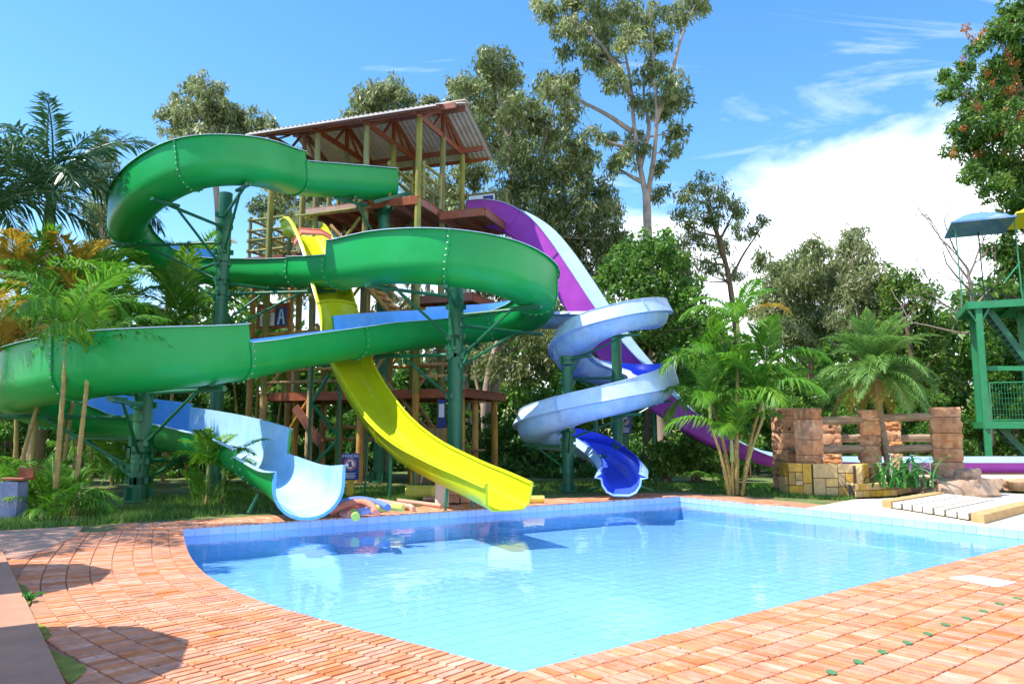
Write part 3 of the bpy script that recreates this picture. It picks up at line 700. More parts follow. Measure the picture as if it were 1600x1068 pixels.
def barm(P, i):
    f = BF[i]; tg = f[0] - f[2] * .08; r0 = Vector((tg.x - P.x, tg.y - P.y, 0)); 
    m = MB(); m.tube([Vector((P.x, P.y, tg.z - .05)), tg + r0.normalized() * .4 - Vector((0, 0, .02))], .04, 6); m.tube([Vector((P.x, P.y, max(.3, tg.z - .75))), tg - Vector((0, 0, .05))], .03, 6); m.build('support_arm', STEEL, bs, 40)
    for zz in (tg.z - .05, max(.3, tg.z - .75)):
        c = MB(); c.cyl((P.x, P.y, zz - .07), .19, .14, 14); c.box((P.x + .2, P.y, zz), (.07, .07, .12)); c.box((P.x - .2, P.y, zz), (.07, .07, .12)); c.build('clamp_collar', STEEL, bs, 40)
for i in range(30, nb - 20, 9):
    barm(q2 if (BF[i][0] - q2).to_2d().length < (BF[i][0] - q1).to_2d().length else q1, i)
p, lf, up, t = BF[nb - 6]
for sg_ in (-1, 1): steel(bs, [(p - lf * .4 * sg_, Vector((p.x, p.y, 0)) - lf * .9 * sg_ - t * .6)], 'leg', .035)

# ------------------------------------------------------------------ timber tower
TU = Vector((-.942, .336, 0)); TV = Vector((.336, .942, 0)); T0 = Vector((-3.3, 26.2, 0))
def T(a, b, z): return T0 + TU * a + TV * b + Vector((0, 0, z))      # a: to the left along the eaves, b: away
tw = thing('slide_tower', 'tall log tower with red timber decks and a gabled metal roof behind the slides', 'tower', T(3, 2, 0))
POSTA = (0, 2.1, 4.2, 6.2); POSTB = (0, 2.0, 3.9)
ang = math.atan2(-TU.y, -TU.x)
for a in POSTA:
    for b in POSTB:
        m = MB(); w1 = random.uniform(-.03, .03); z1 = 3.0
        m.tube([T(a, b, -.05), T(a + w1 * .3, b, 1.5), T(a + w1, b, z1)], [.135, .13, .125], 10); m.build('log_post', LOGO, tw, 50)
        m = MB(); m.tube([T(a + w1, b, z1), T(a, b + w1, 7), T(a + w1 * .5, b, 12.78)], [.125, .12, .105], 10); m.build('log_post', LOG, tw, 50)
for a, b in ((-1.6, .3), (-1.6, 3.4), (7.3, .6), (7.3, 3.0)):
    m = MB(); zt = 3.0 if a < 0 else 8.2; m.tube([T(a, b, -.05), T(a, b, zt * .5), T(a + .02, b, zt)], [.125, .12, .115], 10); m.build('log_post', LOGO, tw, 50)
def beam(a, b, wd=.09, ht=.22, mat=BEAM, nm='beam', par=None):
    m = MB(); m.bar(a, b, wd, ht); return m.build(nm, mat, par or tw)
# roof: trusses, purlins, corrugated sheet
RA0, RA1 = -1.0, 6.9
for a in (0, 2.1, 4.2, 6.2):
    m = MB(); z0 = 12.85
    m.bar(T(a, -.25, z0 + .02), T(a, 4.2, z0 + .02), .07, .2); m.bar(T(a, -.5, 12.74 + .1), T(a, 2, 13.86), .07, .18); m.bar(T(a, 2, 13.86), T(a, 4.6, 12.72), .07, .18)
    m.bar(T(a, 2, z0), T(a, 2, 13.8), .068, .16, 0, TU); m.bar(T(a, 1.15, z0 + .05), T(a, 1.75, 13.6), .066, .1, 0, TU); m.bar(T(a, 2.9, z0 + .05), T(a, 2.2, 13.6), .066, .1, 0, TU)
    m.bar(T(a, .2, z0 + .05), T(a, 1.0, 13.35), .064, .1, 0, TU); m.bar(T(a, 3.7, z0 + .05), T(a, 3.0, 13.35), .064, .1, 0, TU)
    m.build('truss', BEAM, tw)
for b, z, o in ((-.12, 13.0, -1.45), (2.0, 13.83, -.93), (3.95, 12.98, -.88), (-.55, 12.86, -1.0), (4.5, 12.74, -.9)):
    beam(T(o, b, z), T(6.75, b, z), .08, .2 if b > -.2 and b < 4.2 else .12, nm='purlin')
rf = MB(); nC = 160; 
for b0, b1, z0, z1 in ((-.72, 2.0, 12.88, 14.06), (2.0, 4.9, 14.06, 12.82)):
    vs = []
    for i in range(nC + 1):
        a = RA0 + (RA1 - RA0) * i / nC; dz = .022 * (1 if i % 4 in (1, 2) else -1)
        vs += [T(a, b0, z0 + dz), T(a, b1, z1 + dz)]
    rf.add(vs, [(2 * i, 2 * i + 1, 2 * i + 3, 2 * i + 2) for i in range(nC)])
ro = rf.build('roof', ZINC, tw)
m = MB(); m.bar(T(RA0, 2.0, 14.10), T(RA1, 2.0, 14.10), .4, .03); m.build('ridge_cap', ZINC, ro)
m = MB(); m.bar(T(RA0 - .0, -.72, 12.83), T(RA1, -.72, 12.83), .025, .06); m.build('eave_strip', ZINC, ro)
# decks: edge beams, joists, planks
def deckat(a0, a1, b0, b1, z, plank=.14, edge=BEAM, joists=True):
    for b in (b0, b1): beam(T(a0, b, z - .13), T(a1, b, z - .13), .09, .26, edge if b == b0 else BEAM, 'edge_beam')
    for a in (a0, a1): beam(T(a, b0 + .05, z - .135), T(a, b1 - .05, z - .135), .09, .25, BEAM, 'edge_beam')
    if joists:
        k = max(1, int((a1 - a0) / .7))
        for i in range(1, k): a = a0 + (a1 - a0) * i / k; beam(T(a, b0 + .06, z - .14), T(a, b1 - .06, z - .14), .07, .2, BEAM, 'joist')
    nP = int((b1 - b0 + .1) / plank)
    for i in range(nP):
        b = b0 - .05 + plank * (i + .5); m = MB(); m.bar(T(a0 - .06, b, z + .02), T(a1 + .06, b, z + .02), plank - .012, .035); m.build('plank', BEAM, tw)
deckat(-.05, 1.9, -.1, 4.0, 9.88); deckat(1.98, 4.5, -.1, 4.0, 9.87, edge=PLANKW); deckat(-1.9, -.14, 1.5, 4.2, 9.72)
deckat(4.9, 7.5, .4, 2.6, 8.35); deckat(-1.85, 2.2, .1, 3.9, 3.12); deckat(2.3, 6.4, .1, 3.9, 3.10, joists=False); deckat(5.2, 7.3, .5, 2.4, 5.25, joists=False); deckat(-1.4, .9, 1.6, 3.9, 6.65, joists=False)
m = MB(); m.tube([T(1.8, -.2, 9.68), T(4.7, -.2, 9.62)], .055, 8); m.build('log_rail', LOG, tw, 50)
def rail(pts_, zs, r_=.055, mat=LOG, posts=True, z0=None):
    for z in zs:
        for p, q in zip(pts_[:-1], pts_[1:]):
            m = MB(); d = (q - p).normalized(); m.tube([p + Vector((0, 0, z)) - d * .12, (p + q) / 2 + Vector((0, 0, z + random.uniform(-.02, .02))), q + Vector((0, 0, z)) + d * .12], r_, 8); m.build('log_rail', mat, tw, 50)
    if posts:
        for p in pts_: m = MB(); m.tube([p + Vector((0, 0, z0 if z0 is not None else min(zs) - .3)), p + Vector((0, 0, max(zs) + .12))], .07, 8); m.build('rail_post', mat, tw, 50)
rail([T(1.1, -.05, 0), T(1.25, 1.9, 0), T(1.25, 3.8, 0)], [10.3, 10.75, 11.2], z0=9.85)
rail([T(2.5, -.05, 0), T(3.2, -.05, 0)], [11.0], z0=9.85)
rail([T(-.15, 1.5, 0), T(-.15, .1, 0)], [10.3, 10.7, 11.1], z0=9.85)
rail([T(-.2, 3.95, 0), T(-1.85, 3.95, 0)], [10.2, 10.65, 11.1], z0=9.7); rail([T(.2, 4.0, 0), T(4.4, 4.0, 0)], [10.35, 10.8, 11.2], posts=False)
rail([T(5.6, .4, 0), T(7.45, .45, 0), T(7.45, 2.5, 0), T(5.6, 2.5, 0)], [8.65, 9.05, 9.45, 9.88], mat=LOG, z0=8.3)
rail([T(-1.7, .2, 0), T(.0, .1, 0)], [3.6, 4.0], mat=LOGO, posts=False); rail([T(2.5, 0, 0), T(6.2, 0, 0)], [3.5, 3.95], mat=LOGO, posts=False)
# stairs: log stringers and log treads
def stairs(a0, z0, a1, z1, b0, b1, n_, mat=LOGO):
    for b in (b0, b1):
        for dz in (0, .75): m = MB(); m.tube([T(a0, b, z0 + dz), T(a1, b, z1 + dz)], .085 if dz == 0 else .06, 8); m.build('stringer' if dz == 0 else 'handrail', mat, tw, 50)
    for i in range(n_):
        f = (i + .5) / n_; m = MB(); p = T(a0 + (a1 - a0) * f, b0 - .06, z0 + (z1 - z0) * f + .07); q = T(a0 + (a1 - a0) * f, b1 + .06, z0 + (z1 - z0) * f + .07); m.tube([p, q], .075, 8); m.build('tread', mat, tw, 50)
stairs(-1.25, .1, 1.7, 3.1, -.55, .35, 13); stairs(4.6, 3.1, 1.6, 5.9, 2.3, 3.3, 12); stairs(.4, 5.4, 3.2, 8.3, -.5, .4, 12); stairs(3.2, 8.2, 1.2, 9.85, 2.3, 3.2, 7, LOG)
for a0, z0, a1, z1, b in ((2.1, 3.1, .3, 5.6, 0), (4.2, 7.2, 2.3, 9.4, .0), (4.3, 3.2, 6.1, 5.4, 3.9), (0, 6.6, 2.0, 8.8, 3.9), (2.2, 5.6, 3.8, 3.3, 3.9), (4.4, 9.4, 5.9, 7.4, 3.9), (2.2, 9.5, 4.0, 7.6, 3.9)):
    m = MB(); m.tube([T(a0, b + .02, z0), T(a1, b + .02, z1)], .065, 8); m.build('brace', LOGO if z1 < 6 else LOG, tw, 50)
beam(T(3.4, -.2, 6.3), T(2.2, -.2, 4.9), .08, .3, nm='brace'); beam(T(4.7, -.15, 2.6), T(3.6, -.15, 1.3), .08, .3, nm='brace')
for a0, z0, a1, z1, b in ((0, .3, 2.0, 2.9, 3.9), (2.1, .3, 4.1, 2.9, 3.9), (6.1, .4, 4.3, 2.9, .0), (2.1, 3.3, 4.1, 5.6, 0), (4.2, 5.6, 6.1, 3.3, 0), (0, 5.8, 2.0, 3.4, 3.9), (0, 3.3, -1.5, 3.0, 3.9), (6.2, 5.6, 7.2, 8.1, .5), (6.1, 6.0, 4.3, 8.2, 3.9)):
    m = MB(); m.tube([T(a0, b + .12, z0), T(a1, b + .12, z1)], .075, 8); m.build('brace', LOGO if z1 < 6 else LOG, tw, 50)
for z, b in ((5.3, -.02), (6.6, 4.0), (7.9, -.02), (8.0, 4.0), (1.4, 4.0), (1.9, 4.0), (4.3, 4.0)):
    m = MB(); m.tube([T(-.2, b, z), T(3, b, z + .02), T(6.4, b, z)], .075, 8); m.build('cross_log', LOGO if z < 7 else LOG, tw, 50)
for a in (0, 2.1, 4.2, 6.2):
    for z in (5.2, 7.8): m = MB(); m.tube([T(a + .1, -.15, z), T(a + .1, 4.1, z)], .075, 8); m.build('cross_log', LOGO if z < 7 else LOG, tw, 50)
# board fence of the ground room
for i in range(11):
    a = -1.45 + i * .135; m = MB(); m.bar(T(a, -.12, 0), T(a, -.12, 1.85 + random.uniform(-.05, .05)), .125, .025, 0, TV); m.build('board', GATEW, tw)
# notice board at half height and small signs
def panel(parent, c, wd, ht, lines, head, back=NAVY, ax=None, nm='notice'):
    """c: centre; ax: right direction of the panel; real flat sign with its print proud of the board"""
    ax = (ax or Vector((1, 0, 0))).normalized(); nn = Vector((ax.y, -ax.x, 0)); up = Vector((0, 0, 1))
    def rect(x0, y0, x1, y1, d):
        return [c + ax * x0 + up * y0 + nn * d, c + ax * x1 + up * y0 + nn * d, c + ax * x1 + up * y1 + nn * d, c + ax * x0 + up * y1 + nn * d]
    m = MB(); f = rect(-wd / 2, -ht / 2, wd / 2, ht / 2, .012); bk = rect(-wd / 2, -ht / 2, wd / 2, ht / 2, -.012)
    m.add(f + bk, [(0, 1, 2, 3), (7, 6, 5, 4), (0, 4, 5, 1), (1, 5, 6, 2), (2, 6, 7, 3), (3, 7, 4, 0)]); o = m.build(nm, back, parent)
    return o, rect
fr_ = TU * -1
brd, _ = panel(tw, T(6.0, .12, 6.0), 1.45, .95, 0, 0, BEAM, fr_, 'notice_board')
for x0, x1, mt, h0, h1, nm in ((-.55, .08, WPAINT, -.36, .30, 'white_notice'), (-.55, .08, ORANGE, .12, .29, 'orange_heading'), (.12, .62, NAVY, -.38, .30, 'blue_notice')):
    c = T(6.0, .12, 6.0); rr_ = _(x0, h0, x1, h1, .018 if mt is not ORANGE else .023); m = MB(); m.add(rr_, [(0, 1, 2, 3)]); m.build(nm, mt, brd)
for k in range(6):
    rr_ = _(-.49, -.02 - k * .05, -.04 - (k % 3) * .07, .0 - k * .05, .023); m = MB(); m.add(rr_, [(0, 1, 2, 3)]); m.build('text_line', NAVY, brd)
for k in range(2):
    rr_ = _(-.45, .24 - k * .06, -.02, .265 - k * .06, .027); m = MB(); m.add(rr_, [(0, 1, 2, 3)]); m.build('text_line', WPAINT, brd)
m = MB(); o0 = _(.2, -.33, .2, .2, .024); W_ = lambda x, y: T(6.0, .12, 6.0) + fr_ * x + Vector((0, 0, y)) + Vector((fr_.y, -fr_.x, 0)) * .024
for q in (((.2, -.33), (.3, -.33), (.38, .24), (.32, .24)), ((.46, -.33), (.56, -.33), (.44, .24), (.38, .24)), ((.30, -.12), (.46, -.12), (.46, -.02), (.30, -.02))):
    m.add([W_(*x) for x in q], [(0, 1, 2, 3)])
m.build('letter_a', PBL, brd)
def text(s_, c, size, ax, mat, parent, d=.02, nm='lettering'):
    cu = bpy.data.curves.new(nm, 'FONT'); cu.body = s_; cu.size = size; cu.align_x = 'CENTER'; cu.align_y = 'CENTER'; cu.extrude = .001
    ob = bpy.data.objects.new(nm, cu); COL.objects.link(ob); dg = bpy.context.evaluated_depsgraph_get(); me = bpy.data.meshes.new_from_object(ob.evaluated_get(dg)); bpy.data.objects.remove(ob); bpy.data.curves.remove(cu)
    ax = ax.normalized(); nn = Vector((ax.y, -ax.x, 0)); mt = Matrix.Identity(4); mt.col[0][:3] = ax; mt.col[1][:3] = (0, 0, 1); mt.col[2][:3] = nn; mt.translation = c + nn * d
    me.transform(mt); me.materials.clear(); me.materials.append(mat); o = bpy.data.objects.new(nm, me); return link(o, parent)
def warn_sign(parent, c, wd, ht, ax):
    o, rect = panel(parent, c, wd, ht, 0, 0, NAVY, ax, 'sign_plate'); ax = ax.normalized(); nn = Vector((ax.y, -ax.x, 0)); up = Vector((0, 0, 1))
    text('ATENÇÃO', c + up * ht * .39, wd * .2, ax, WPAINT, o, .016)
    def disc(r0, r1, d, mat, nm, x=0, y=.08):
        m = MB(); k = 28; vs = []
        for i in range(k): a = 2 * math.pi * i / k; e = ax * math.cos(a) + up * math.sin(a); vs += [c + up * ht * y + ax * x + e * r0 + nn * d, c + up * ht * y + ax * x + e * r1 + nn * d]
        m.add(vs, [(2 * i, 2 * ((i + 1) % k), 2 * ((i + 1) % k) + 1, 2 * i + 1)[::-1] for i in range(k)]); m.build(nm, mat, o)
    disc(0, wd * .34, .015, WPAINT, 'white_disc'); disc(wd * .25, wd * .325, .018, REDP, 'red_ring')
    m = MB(); a = c + up * ht * .08 + nn * .019; d1 = (ax - up).normalized(); s_ = (ax + up).normalized(); m.add([a - d1 * wd * .26 - s_ * wd * .03, a + d1 * wd * .26 - s_ * wd * .03, a + d1 * wd * .26 + s_ * wd * .03, a - d1 * wd * .26 + s_ * wd * .03], [(0, 1, 2, 3)]); m.build('red_bar', REDP, o)
    m = MB(); m.add([c + up * ht * (.08 + y) + ax * wd * x + nn * .0168 for x, y in ((-.13, -.1), (.13, -.1), (.10, .02), (-.10, .02))], [(0, 1, 2, 3)]); m.add([c + up * ht * (.08 + .07) + ax * wd * .08 * math.cos(k * .785) + up * wd * .08 * math.sin(k * .785) + nn * .0168 for k in range(8)], [tuple(range(8))]); m.build('pictogram', NAVY, o)
    for k in range(4):
        m = MB(); y = -.27 - k * .055; h = .33 - (k % 2) * .06; m.add([c + up * ht * (y + b) + ax * wd * a_ + nn * .016 for a_, b in ((-h, 0), (h, 0), (h, .022), (-h, .022))], [(0, 1, 2, 3)]); m.build('text_line', WPAINT, o)
    return o
ws = thing('warning_sign', 'small navy warning sign with a red prohibition ring on a yellow post between the slides', 'sign', G(547, 778), )
b0 = G(547, 778); zz = at(547, 728, b0.y).z
m = MB(); m.box((b0.x, b0.y, (zz + .3) / 2), (.17, .09, zz + .3), .1, 0, .008); m.build('post', YPOST, ws); warn_sign(ws, Vector((b0.x, b0.y - .08, zz)), .46, .68, Vector((1, -.05, 0)))
b1 = xz(977, 26.0, 0); ws2 = thing('warning_sign', 'navy warning sign with a red ring on the green post behind the spiral slide', 'sign', b1)
m = MB(); m.cyl((b1.x, b1.y, 0), .15, at(977, 640, 26).z, 14); m.build('post', STEEL, ws2, 40); warn_sign(ws2, Vector((b1.x, b1.y - .2, at(977, 660, 25.8).z)), .42, .72, Vector((1, 0, 0)))
sg, rr2 = panel(tw, T(-.9, 3.85, 10.75), 1.0, .55, 0, 0, WPAINT, fr_, 'notice'); m = MB(); m.add(rr2(.02, -.22, .45, .22, .018), [(0, 1, 2, 3)]); m.build('photo_print', NAVY, sg); m = MB(); m.add(rr2(.15, -.2, .32, .1, .021), [(0, 1, 2, 3)]); m.build('orange_figure', ORANGE, sg)
sg, rr2 = panel(tw, T(-1.0, .0, 2.3), .3, 1.0, 0, 0, NAVY, fr_, 'notice'); m = MB(); m.add(rr2(-.1, -.1, .1, .35, .018), [(0, 1, 2, 3)]); m.build('white_print', WPAINT, sg)
sg, rr2 = panel(tw, T(-.75, -.15, 1.5), .2, .3, 0, 0, STEEL2, fr_, 'exit_notice'); m = MB(); m.add(rr2(-.07, -.1, .07, .08, .018), [(0, 1, 2, 3)]); m.build('white_print', WPAINT, sg)
# start box of green slide: steel bracket
m = MB(); f = FR[2]; a = f[0] - f[2] * .1
for s_ in (-.5, .5): m.bar(a - f[3] * .9 + f[1] * s_ + Vector((0, 0, .3)), a + f[3] * .5 + f[1] * s_ - Vector((0, 0, .15)), .08, .12); m.bar(a - f[3] * .9 + f[1] * s_ + Vector((0, 0, .3)), a - f[3] * .2 + f[1] * s_ - Vector((0, 0, .35)), .06, .06)
m.bar(a - f[1] * .6 - Vector((0, 0, .3)), a + f[1] * .6 - Vector((0, 0, .3)), .12, .12); m.build('start_bracket', STEEL, gs)
# rope course pole with round steps
c = xz(742, 27.5, 0); rp_ = thing('step_pole', 'amber log pole with round wooden steps right of the tower', 'pole', c)
m = MB(); m.tube([c, c + Vector((0, 0, 2.95))], [.12, .11], 10); m.build('pole', LOGO, rp_, 50)
for z in (1.05, 2.75): m = MB(); m.cyl((c.x, c.y, z), .38, .06, 14); m.build('round_step', LOGO, rp_, 50)

# white plastic armchairs
def chair(loc, rz, label):
    o = thing('plastic_chair', label, 'chair', loc, 'white plastic chairs'); cs, sn = math.cos(rz), math.sin(rz)
    def W(x, y, z): return Vector((loc[0] + x * cs - y * sn, loc[1] + x * sn + y * cs, loc[2] + z))
    for x in (-.24, .24):
        m = MB(); m.tube([W(x * 1.1, -.26, 0), W(x, -.22, .62)], [.022, .028], 6); m.build('leg', WPLAST, o, 40); m = MB(); m.tube([W(x * 1.1, .28, 0), W(x, .22, .42)], [.022, .028], 6); m.build('leg', WPLAST, o, 40)
        m = MB(); m.tube([W(x, -.25, .62), W(x * 1.06, .0, .65), W(x, .24, .64)], .028, 6); m.build('armrest', WPLAST, o, 40)
    m = MB(); vs = [W(x, y, z) for x, y, z in ((-.24, -.24, .43), (.24, -.24, .43), (.22, .24, .40), (-.22, .24, .40), (-.24, -.24, .40), (.24, -.24, .40), (.22, .24, .37), (-.22, .24, .37))]; m.add(vs, [(0, 1, 2, 3), (7, 6, 5, 4), (0, 4, 5, 1), (1, 5, 6, 2), (2, 6, 7, 3), (3, 7, 4, 0)]); m.build('seat', WPLAST, o)
    m = MB(); m.tube([W(-.22, .23, .4), W(-.25, .33, .78), W(-.1, .36, .86), W(.1, .36, .86), W(.25, .33, .78), W(.22, .23, .4)], .026, 6); m.build('back_frame', WPLAST, o, 40)
    for k in range(5): x = -.15 + k * .075; m = MB(); m.bar(W(x, .235, .4), W(x * 1.05, .355, .85), .045, .012, 0, W(0, 1, 0) - W(0, 0, 0)); m.build('back_slat', WPLAST, o)
chair(tuple(xz(668, 26.0, 0)), 1.9, 'white plastic armchair on the ground below the log stairs')
chair(tuple(T(-.9, 2.2, 6.71)), 2.6, 'white plastic armchair up on a tower landing')

# ------------------------------------------------------------------ pool side clutter
def noodle(pxs, r_, mat, label, z=.05):
    P = [at(a, b, Y) for a, b, Y in pxs]; P = [Vector((p.x, p.y, max(p.z, r_ - .005))) for p in P]
    m = MB(); m.tube(crom([tuple(p) for p in P], 5), r_, 10)
    return m.single('pool_noodle', mat, label, 'pool noodle', 'foam noodles on the pool edge', 50)
noodle([(505, 797, 16.1), (530, 786, 16.2), (560, 780, 16.3), (590, 785, 16.2), (606, 792, 15.8)], .07, NBLUE, 'blue foam noodle arched over the pile by the pool edge')
noodle([(515, 801, 15.9), (540, 788, 16.0), (565, 784, 16.0), (580, 789, 15.6), (587, 801, 15.0)], .07, PINK, 'pink foam noodle bent over towards the water')
noodle([(528, 797, 16.0), (560, 793, 16.3), (600, 789, 16.9)], .065, pm('red_foam', (.62, .10, .07), .8, .1, 6), 'red foam noodle lying under the arched ones')
noodle([(552, 800, 15.6), (556, 808, 15.1)], .085, NGRN, 'short lime green foam noodle sticking out over the edge')
noodle([(535, 801, 15.7), (548, 803, 15.3)], .07, pm('coral_foam', (.7, .2, .16), .8, .1, 6), 'short coral foam stub beside the lime one')
noodle([(562, 799, 15.5), (582, 795, 15.9)], .075, pm('lilac_foam', (.3, .33, .62), .8, .1, 6), 'short lilac foam noodle beneath the pink one')
noodle([(585, 794, 16.1), (610, 792, 16.1), (630, 793, 16.0)], .075, NYEL, 'yellow foam noodle lying straight on the brick edge')
def pipe(a, b, r_, mat, label):
    m = MB(); A_, B_ = G(*a), G(*b); A_.z = B_.z = r_; m.tube([A_, B_], r_, 12); return m.single('pipe', mat, label, 'pipe', 'salmon pipes on the pool edge', 40)
pipe((590, 788), (634, 796), .075, PVC, 'thick salmon pipe lying beside the noodles')
pipe((622, 784.5), (690, 793.5), .05, PVC, 'long thin salmon pipe pointing at the pool')
pipe((662, 782.5), (710, 783.5), .055, PVC, 'salmon pipe under the yellow slide')
c = G(646, 798); m = MB(); c2 = Vector((c.x, c.y - .10, 0))
m.tube([c + Vector((-.5, .35, .09)), c + Vector((-.08, .05, .10)), c2 + Vector((0, 0, .06)), c2 + Vector((0, 0, -.05))], [.06, .06, .065, .065], 12); m.tube([c2 + Vector((0, 0, -.04)), c2 + Vector((0, 0, -.36))], .075, 12); m.tube([c2 + Vector((0, 0, -.05)), c2 + Vector((0, 0, -.09))], .088, 12); m.tube([c2 + Vector((0, 0, -.14)), c2 + Vector((0, 0, -.16))], .11, 12)
m.single('filler_pipe', PVC, 'salmon elbow pipe bending down into the pool', 'pipe', None, 40)
c = G(612, 800); m = MB(); m.tube(crom([tuple(c + Vector(x)) for x in ((-.5, -.05, .02), (-.35, -.12, -.1), (-.15, -.14, -.16), (.0, -.14, -.1), (.06, -.08, .04), (.1, .05, .05))], 6), .008, 6)
m.single('cable', pm('grey_cable', (.3, .3, .3), .6), 'thin grey cable looping over the pool edge', 'cable')
c = G(632, 800); m = MB(); m.tube([c + Vector((0, -.02, .0)), c + Vector((0, -.06, -.14))], .008, 6); m.blob(c + Vector((0, -.07, -.2)), (.05, .03, .05), 8); m.tube([c + Vector((-.07, -.07, -.23)), c + Vector((.07, -.07, -.2))], .012, 6)
m.single('valve', DARKM, 'small dark valve hanging on the pool wall tiles', 'valve', None, 50)
c = G(657, 780); m = MB(); m.tube([c + Vector((-.35, .15, .18)), c + Vector((.35, -.05, .18))], .18, 14); m.single('foam_roll', NYEL, 'faded yellow foam roll on the grass below the yellow slide', 'foam roll', None, 50)
c = xz(834, 18.9, 0); m = MB(); vs = []; k = 16
m.tube([c + Vector((-.25, 0, .09)), c + Vector((.25, .05, .09))], [.09, .09], 12); m.single('pool_float', NYEL, 'yellow float lying on the deck behind the slide mouth', 'float', None, 50)
bb = G(706, 786); hb = thing('brick_pile', 'low pile of red hollow bricks under the yellow slide', 'brick pile', bb)
for i in range(6):
    for k in range(2):
        m = MB(); m.box((bb.x + .02 + (i % 3) * .34 + k * .05, bb.y + .12 + (i // 3) * .2, .09 + k * .185), (.3, .16, .17), .1, 0, .01); ob_ = m.build('brick', BRK, hb); set_rnd(ob_.data, [random.random()] * 14)
# grey-blue bin at the left edge
c = G(8, 813); bn = thing('painted_bin', 'peeling grey-blue box at the left edge below the palms', 'bin', c)
m = MB(); m.box((c.x, c.y + .2, .37), (.34, .36, .74), .05, 0, .015); m.build('box', GREYBLUE, bn); m = MB(); m.box((c.x + .05, c.y + .24, .79), (.42, .44, .05), .05, 0, .008); m.box((c.x + .12, c.y + .35, .90), (.3, .03, .2), .05); m.build('lid', BEAM, bn)
# parasols just outside the frame at the left that throw the round shadows
def parasol(sx, sy, label):
    e = G(sx, sy); rad = 1.25; h = 2.7; off = sun_dir * (h / sun_dir.z); c = Vector((e.x - rad + off.x, e.y + off.y, 0)); c.x -= 0
    o = thing('parasol', label, 'parasol', c, 'parasols left of the deck'); m = MB(); k = 10
    vs = [c + Vector((0, 0, h + .45))] + [c + Vector((rad * math.cos(2 * math.pi * i / k), rad * math.sin(2 * math.pi * i / k), h)) for i in range(k)]
    vs += [p - Vector((0, 0, .03)) for p in vs]; m.add(vs, [(0, 1 + i, 1 + (i + 1) % k) for i in range(k)] + [(k + 1, k + 2 + (i + 1) % k, k + 2 + i) for i in range(k)] + [(1 + i, k + 2 + i, k + 2 + (i + 1) % k, 1 + (i + 1) % k) for i in range(k)]); m.build('canopy', PARA, o)
    m = MB(); m.tube([c, c + Vector((0, 0, h + .5))], .03, 8); m.build('pole', OLDLOG, o, 40); m = MB(); m.cyl((c.x, c.y, 0), .28, .08, 16); m.build('base', WHITEC, o, 40)
parasol(157, 908, 'farther of two parasols standing left of the brick deck'); parasol(282, 1042, 'nearer of two parasols standing left of the brick deck')
# white tile patch, green dots and fallen leaves on the right deck
q = [G(1484, 903), G(1515, 899), G(1588, 910), G(1560, 917)]; m = MB(); m.add([(p.x, p.y, .012) for p in q] + [(p.x, p.y, -.01) for p in q], [(3, 2, 1, 0), (0, 1, 5, 4), (1, 2, 6, 5), (2, 3, 7, 6), (3, 0, 4, 7)]); m.single('drain_cover', WPAINT, 'bright white cover plate set in the brick deck at the right', 'cover plate')
for i, (a, b) in enumerate(((1299, 1051), (1341, 1034.5), (1379, 1019), (1418, 1004.5), (1450, 990.5), (1477, 976), (1510, 966), (1537, 955), (1562, 943.5), (1590, 935))):
    c = G(a, b); m = MB(); k = 14; vs = [(c.x + .032 * math.cos(2 * math.pi * j / k), c.y + .055 * math.sin(2 * math.pi * j / k), z) for z in (.012, .004) for j in range(k)]; m.add(vs, [tuple(range(k))] + [(j, k + j, k + (j + 1) % k, (j + 1) % k) for j in range(k)])
    m.single('green_dot', pm('green_marker', (.07, .20, .08), .8), ('nearest', 'second nearest', 'third nearest', 'fourth nearest', 'fifth nearest', 'fifth farthest', 'fourth farthest', 'third farthest', 'second farthest', 'farthest')[i] + ' green oval marker in the row on the right deck', 'marker', 'row of green markers on the deck')
fv = []; fr2 = []
for i in range(70):
    a, b = random.choice([(random.uniform(830, 1590), random.uniform(940, 1066)), (random.uniform(130, 700), random.uniform(930, 1060))]); c = G(a, b)
    if inside(c.x, c.y): continue
    an = random.uniform(0, 6.3); s_ = random.uniform(.012, .03)
    for x, y in ((-1, 0), (0, .4), (1, 0), (0, -.4)): fv.append((c.x + s_ * (x * math.cos(an) - y * math.sin(an)), c.y + s_ * (x * math.sin(an) + y * math.cos(an)), .010 + .006 * (y != 0)))
    fr2.append(random.random())
stuff(link(bpy.data.objects.new('fallen_leaves', np_mesh('fallen_leaves', fv, 4, leafmat('fallen_leaf', (.25, .09, .03), (.35, .33, .04), (.3, .4, .05)), fr2))))

# ------------------------------------------------------------------ right side: terrace, boardwalk, pillars, walls, rocks
def slab(name, pts_, z0, z1, mat):
    m = MB(); k = len(pts_); m.add([(p.x, p.y, z1) for p in pts_] + [(p.x, p.y, z0) for p in pts_], [tuple(range(k))] + [(i, k + i, k + (i + 1) % k, (i + 1) % k) for i in range(k)])
    o = m.build(name, mat)
    import bmesh
    bm = bmesh.new(); bm.from_mesh(o.data); bmesh.ops.recalc_face_normals(bm, faces=bm.faces); bm.to_mesh(o.data); bm.free()
    return struct(o)
nBC = outn([B, C])[0]; dBC = (C - B).normalized(); kk = .47
cb0 = B + (C - B) * kk
slab('white_coping', [B + (C - B) * .44, B + (C - B) * 1.7, B + (C - B) * 1.7 + nBC * 3.5, G(1600, 772), G(1484, 763), G(1395, 778), G(1334, 780)], -.05, .006, WHITEC)
slab('upper_terrace', [Vector((9.2, 23.9, 0)), Vector((13.0, 23.4, 0)), Vector((18, 21.6, 0)), Vector((36, 19.5, 0)), Vector((36, 25.2, 0)), Vector((9.2, 25.2, 0))], 0, .34, WHITEC)
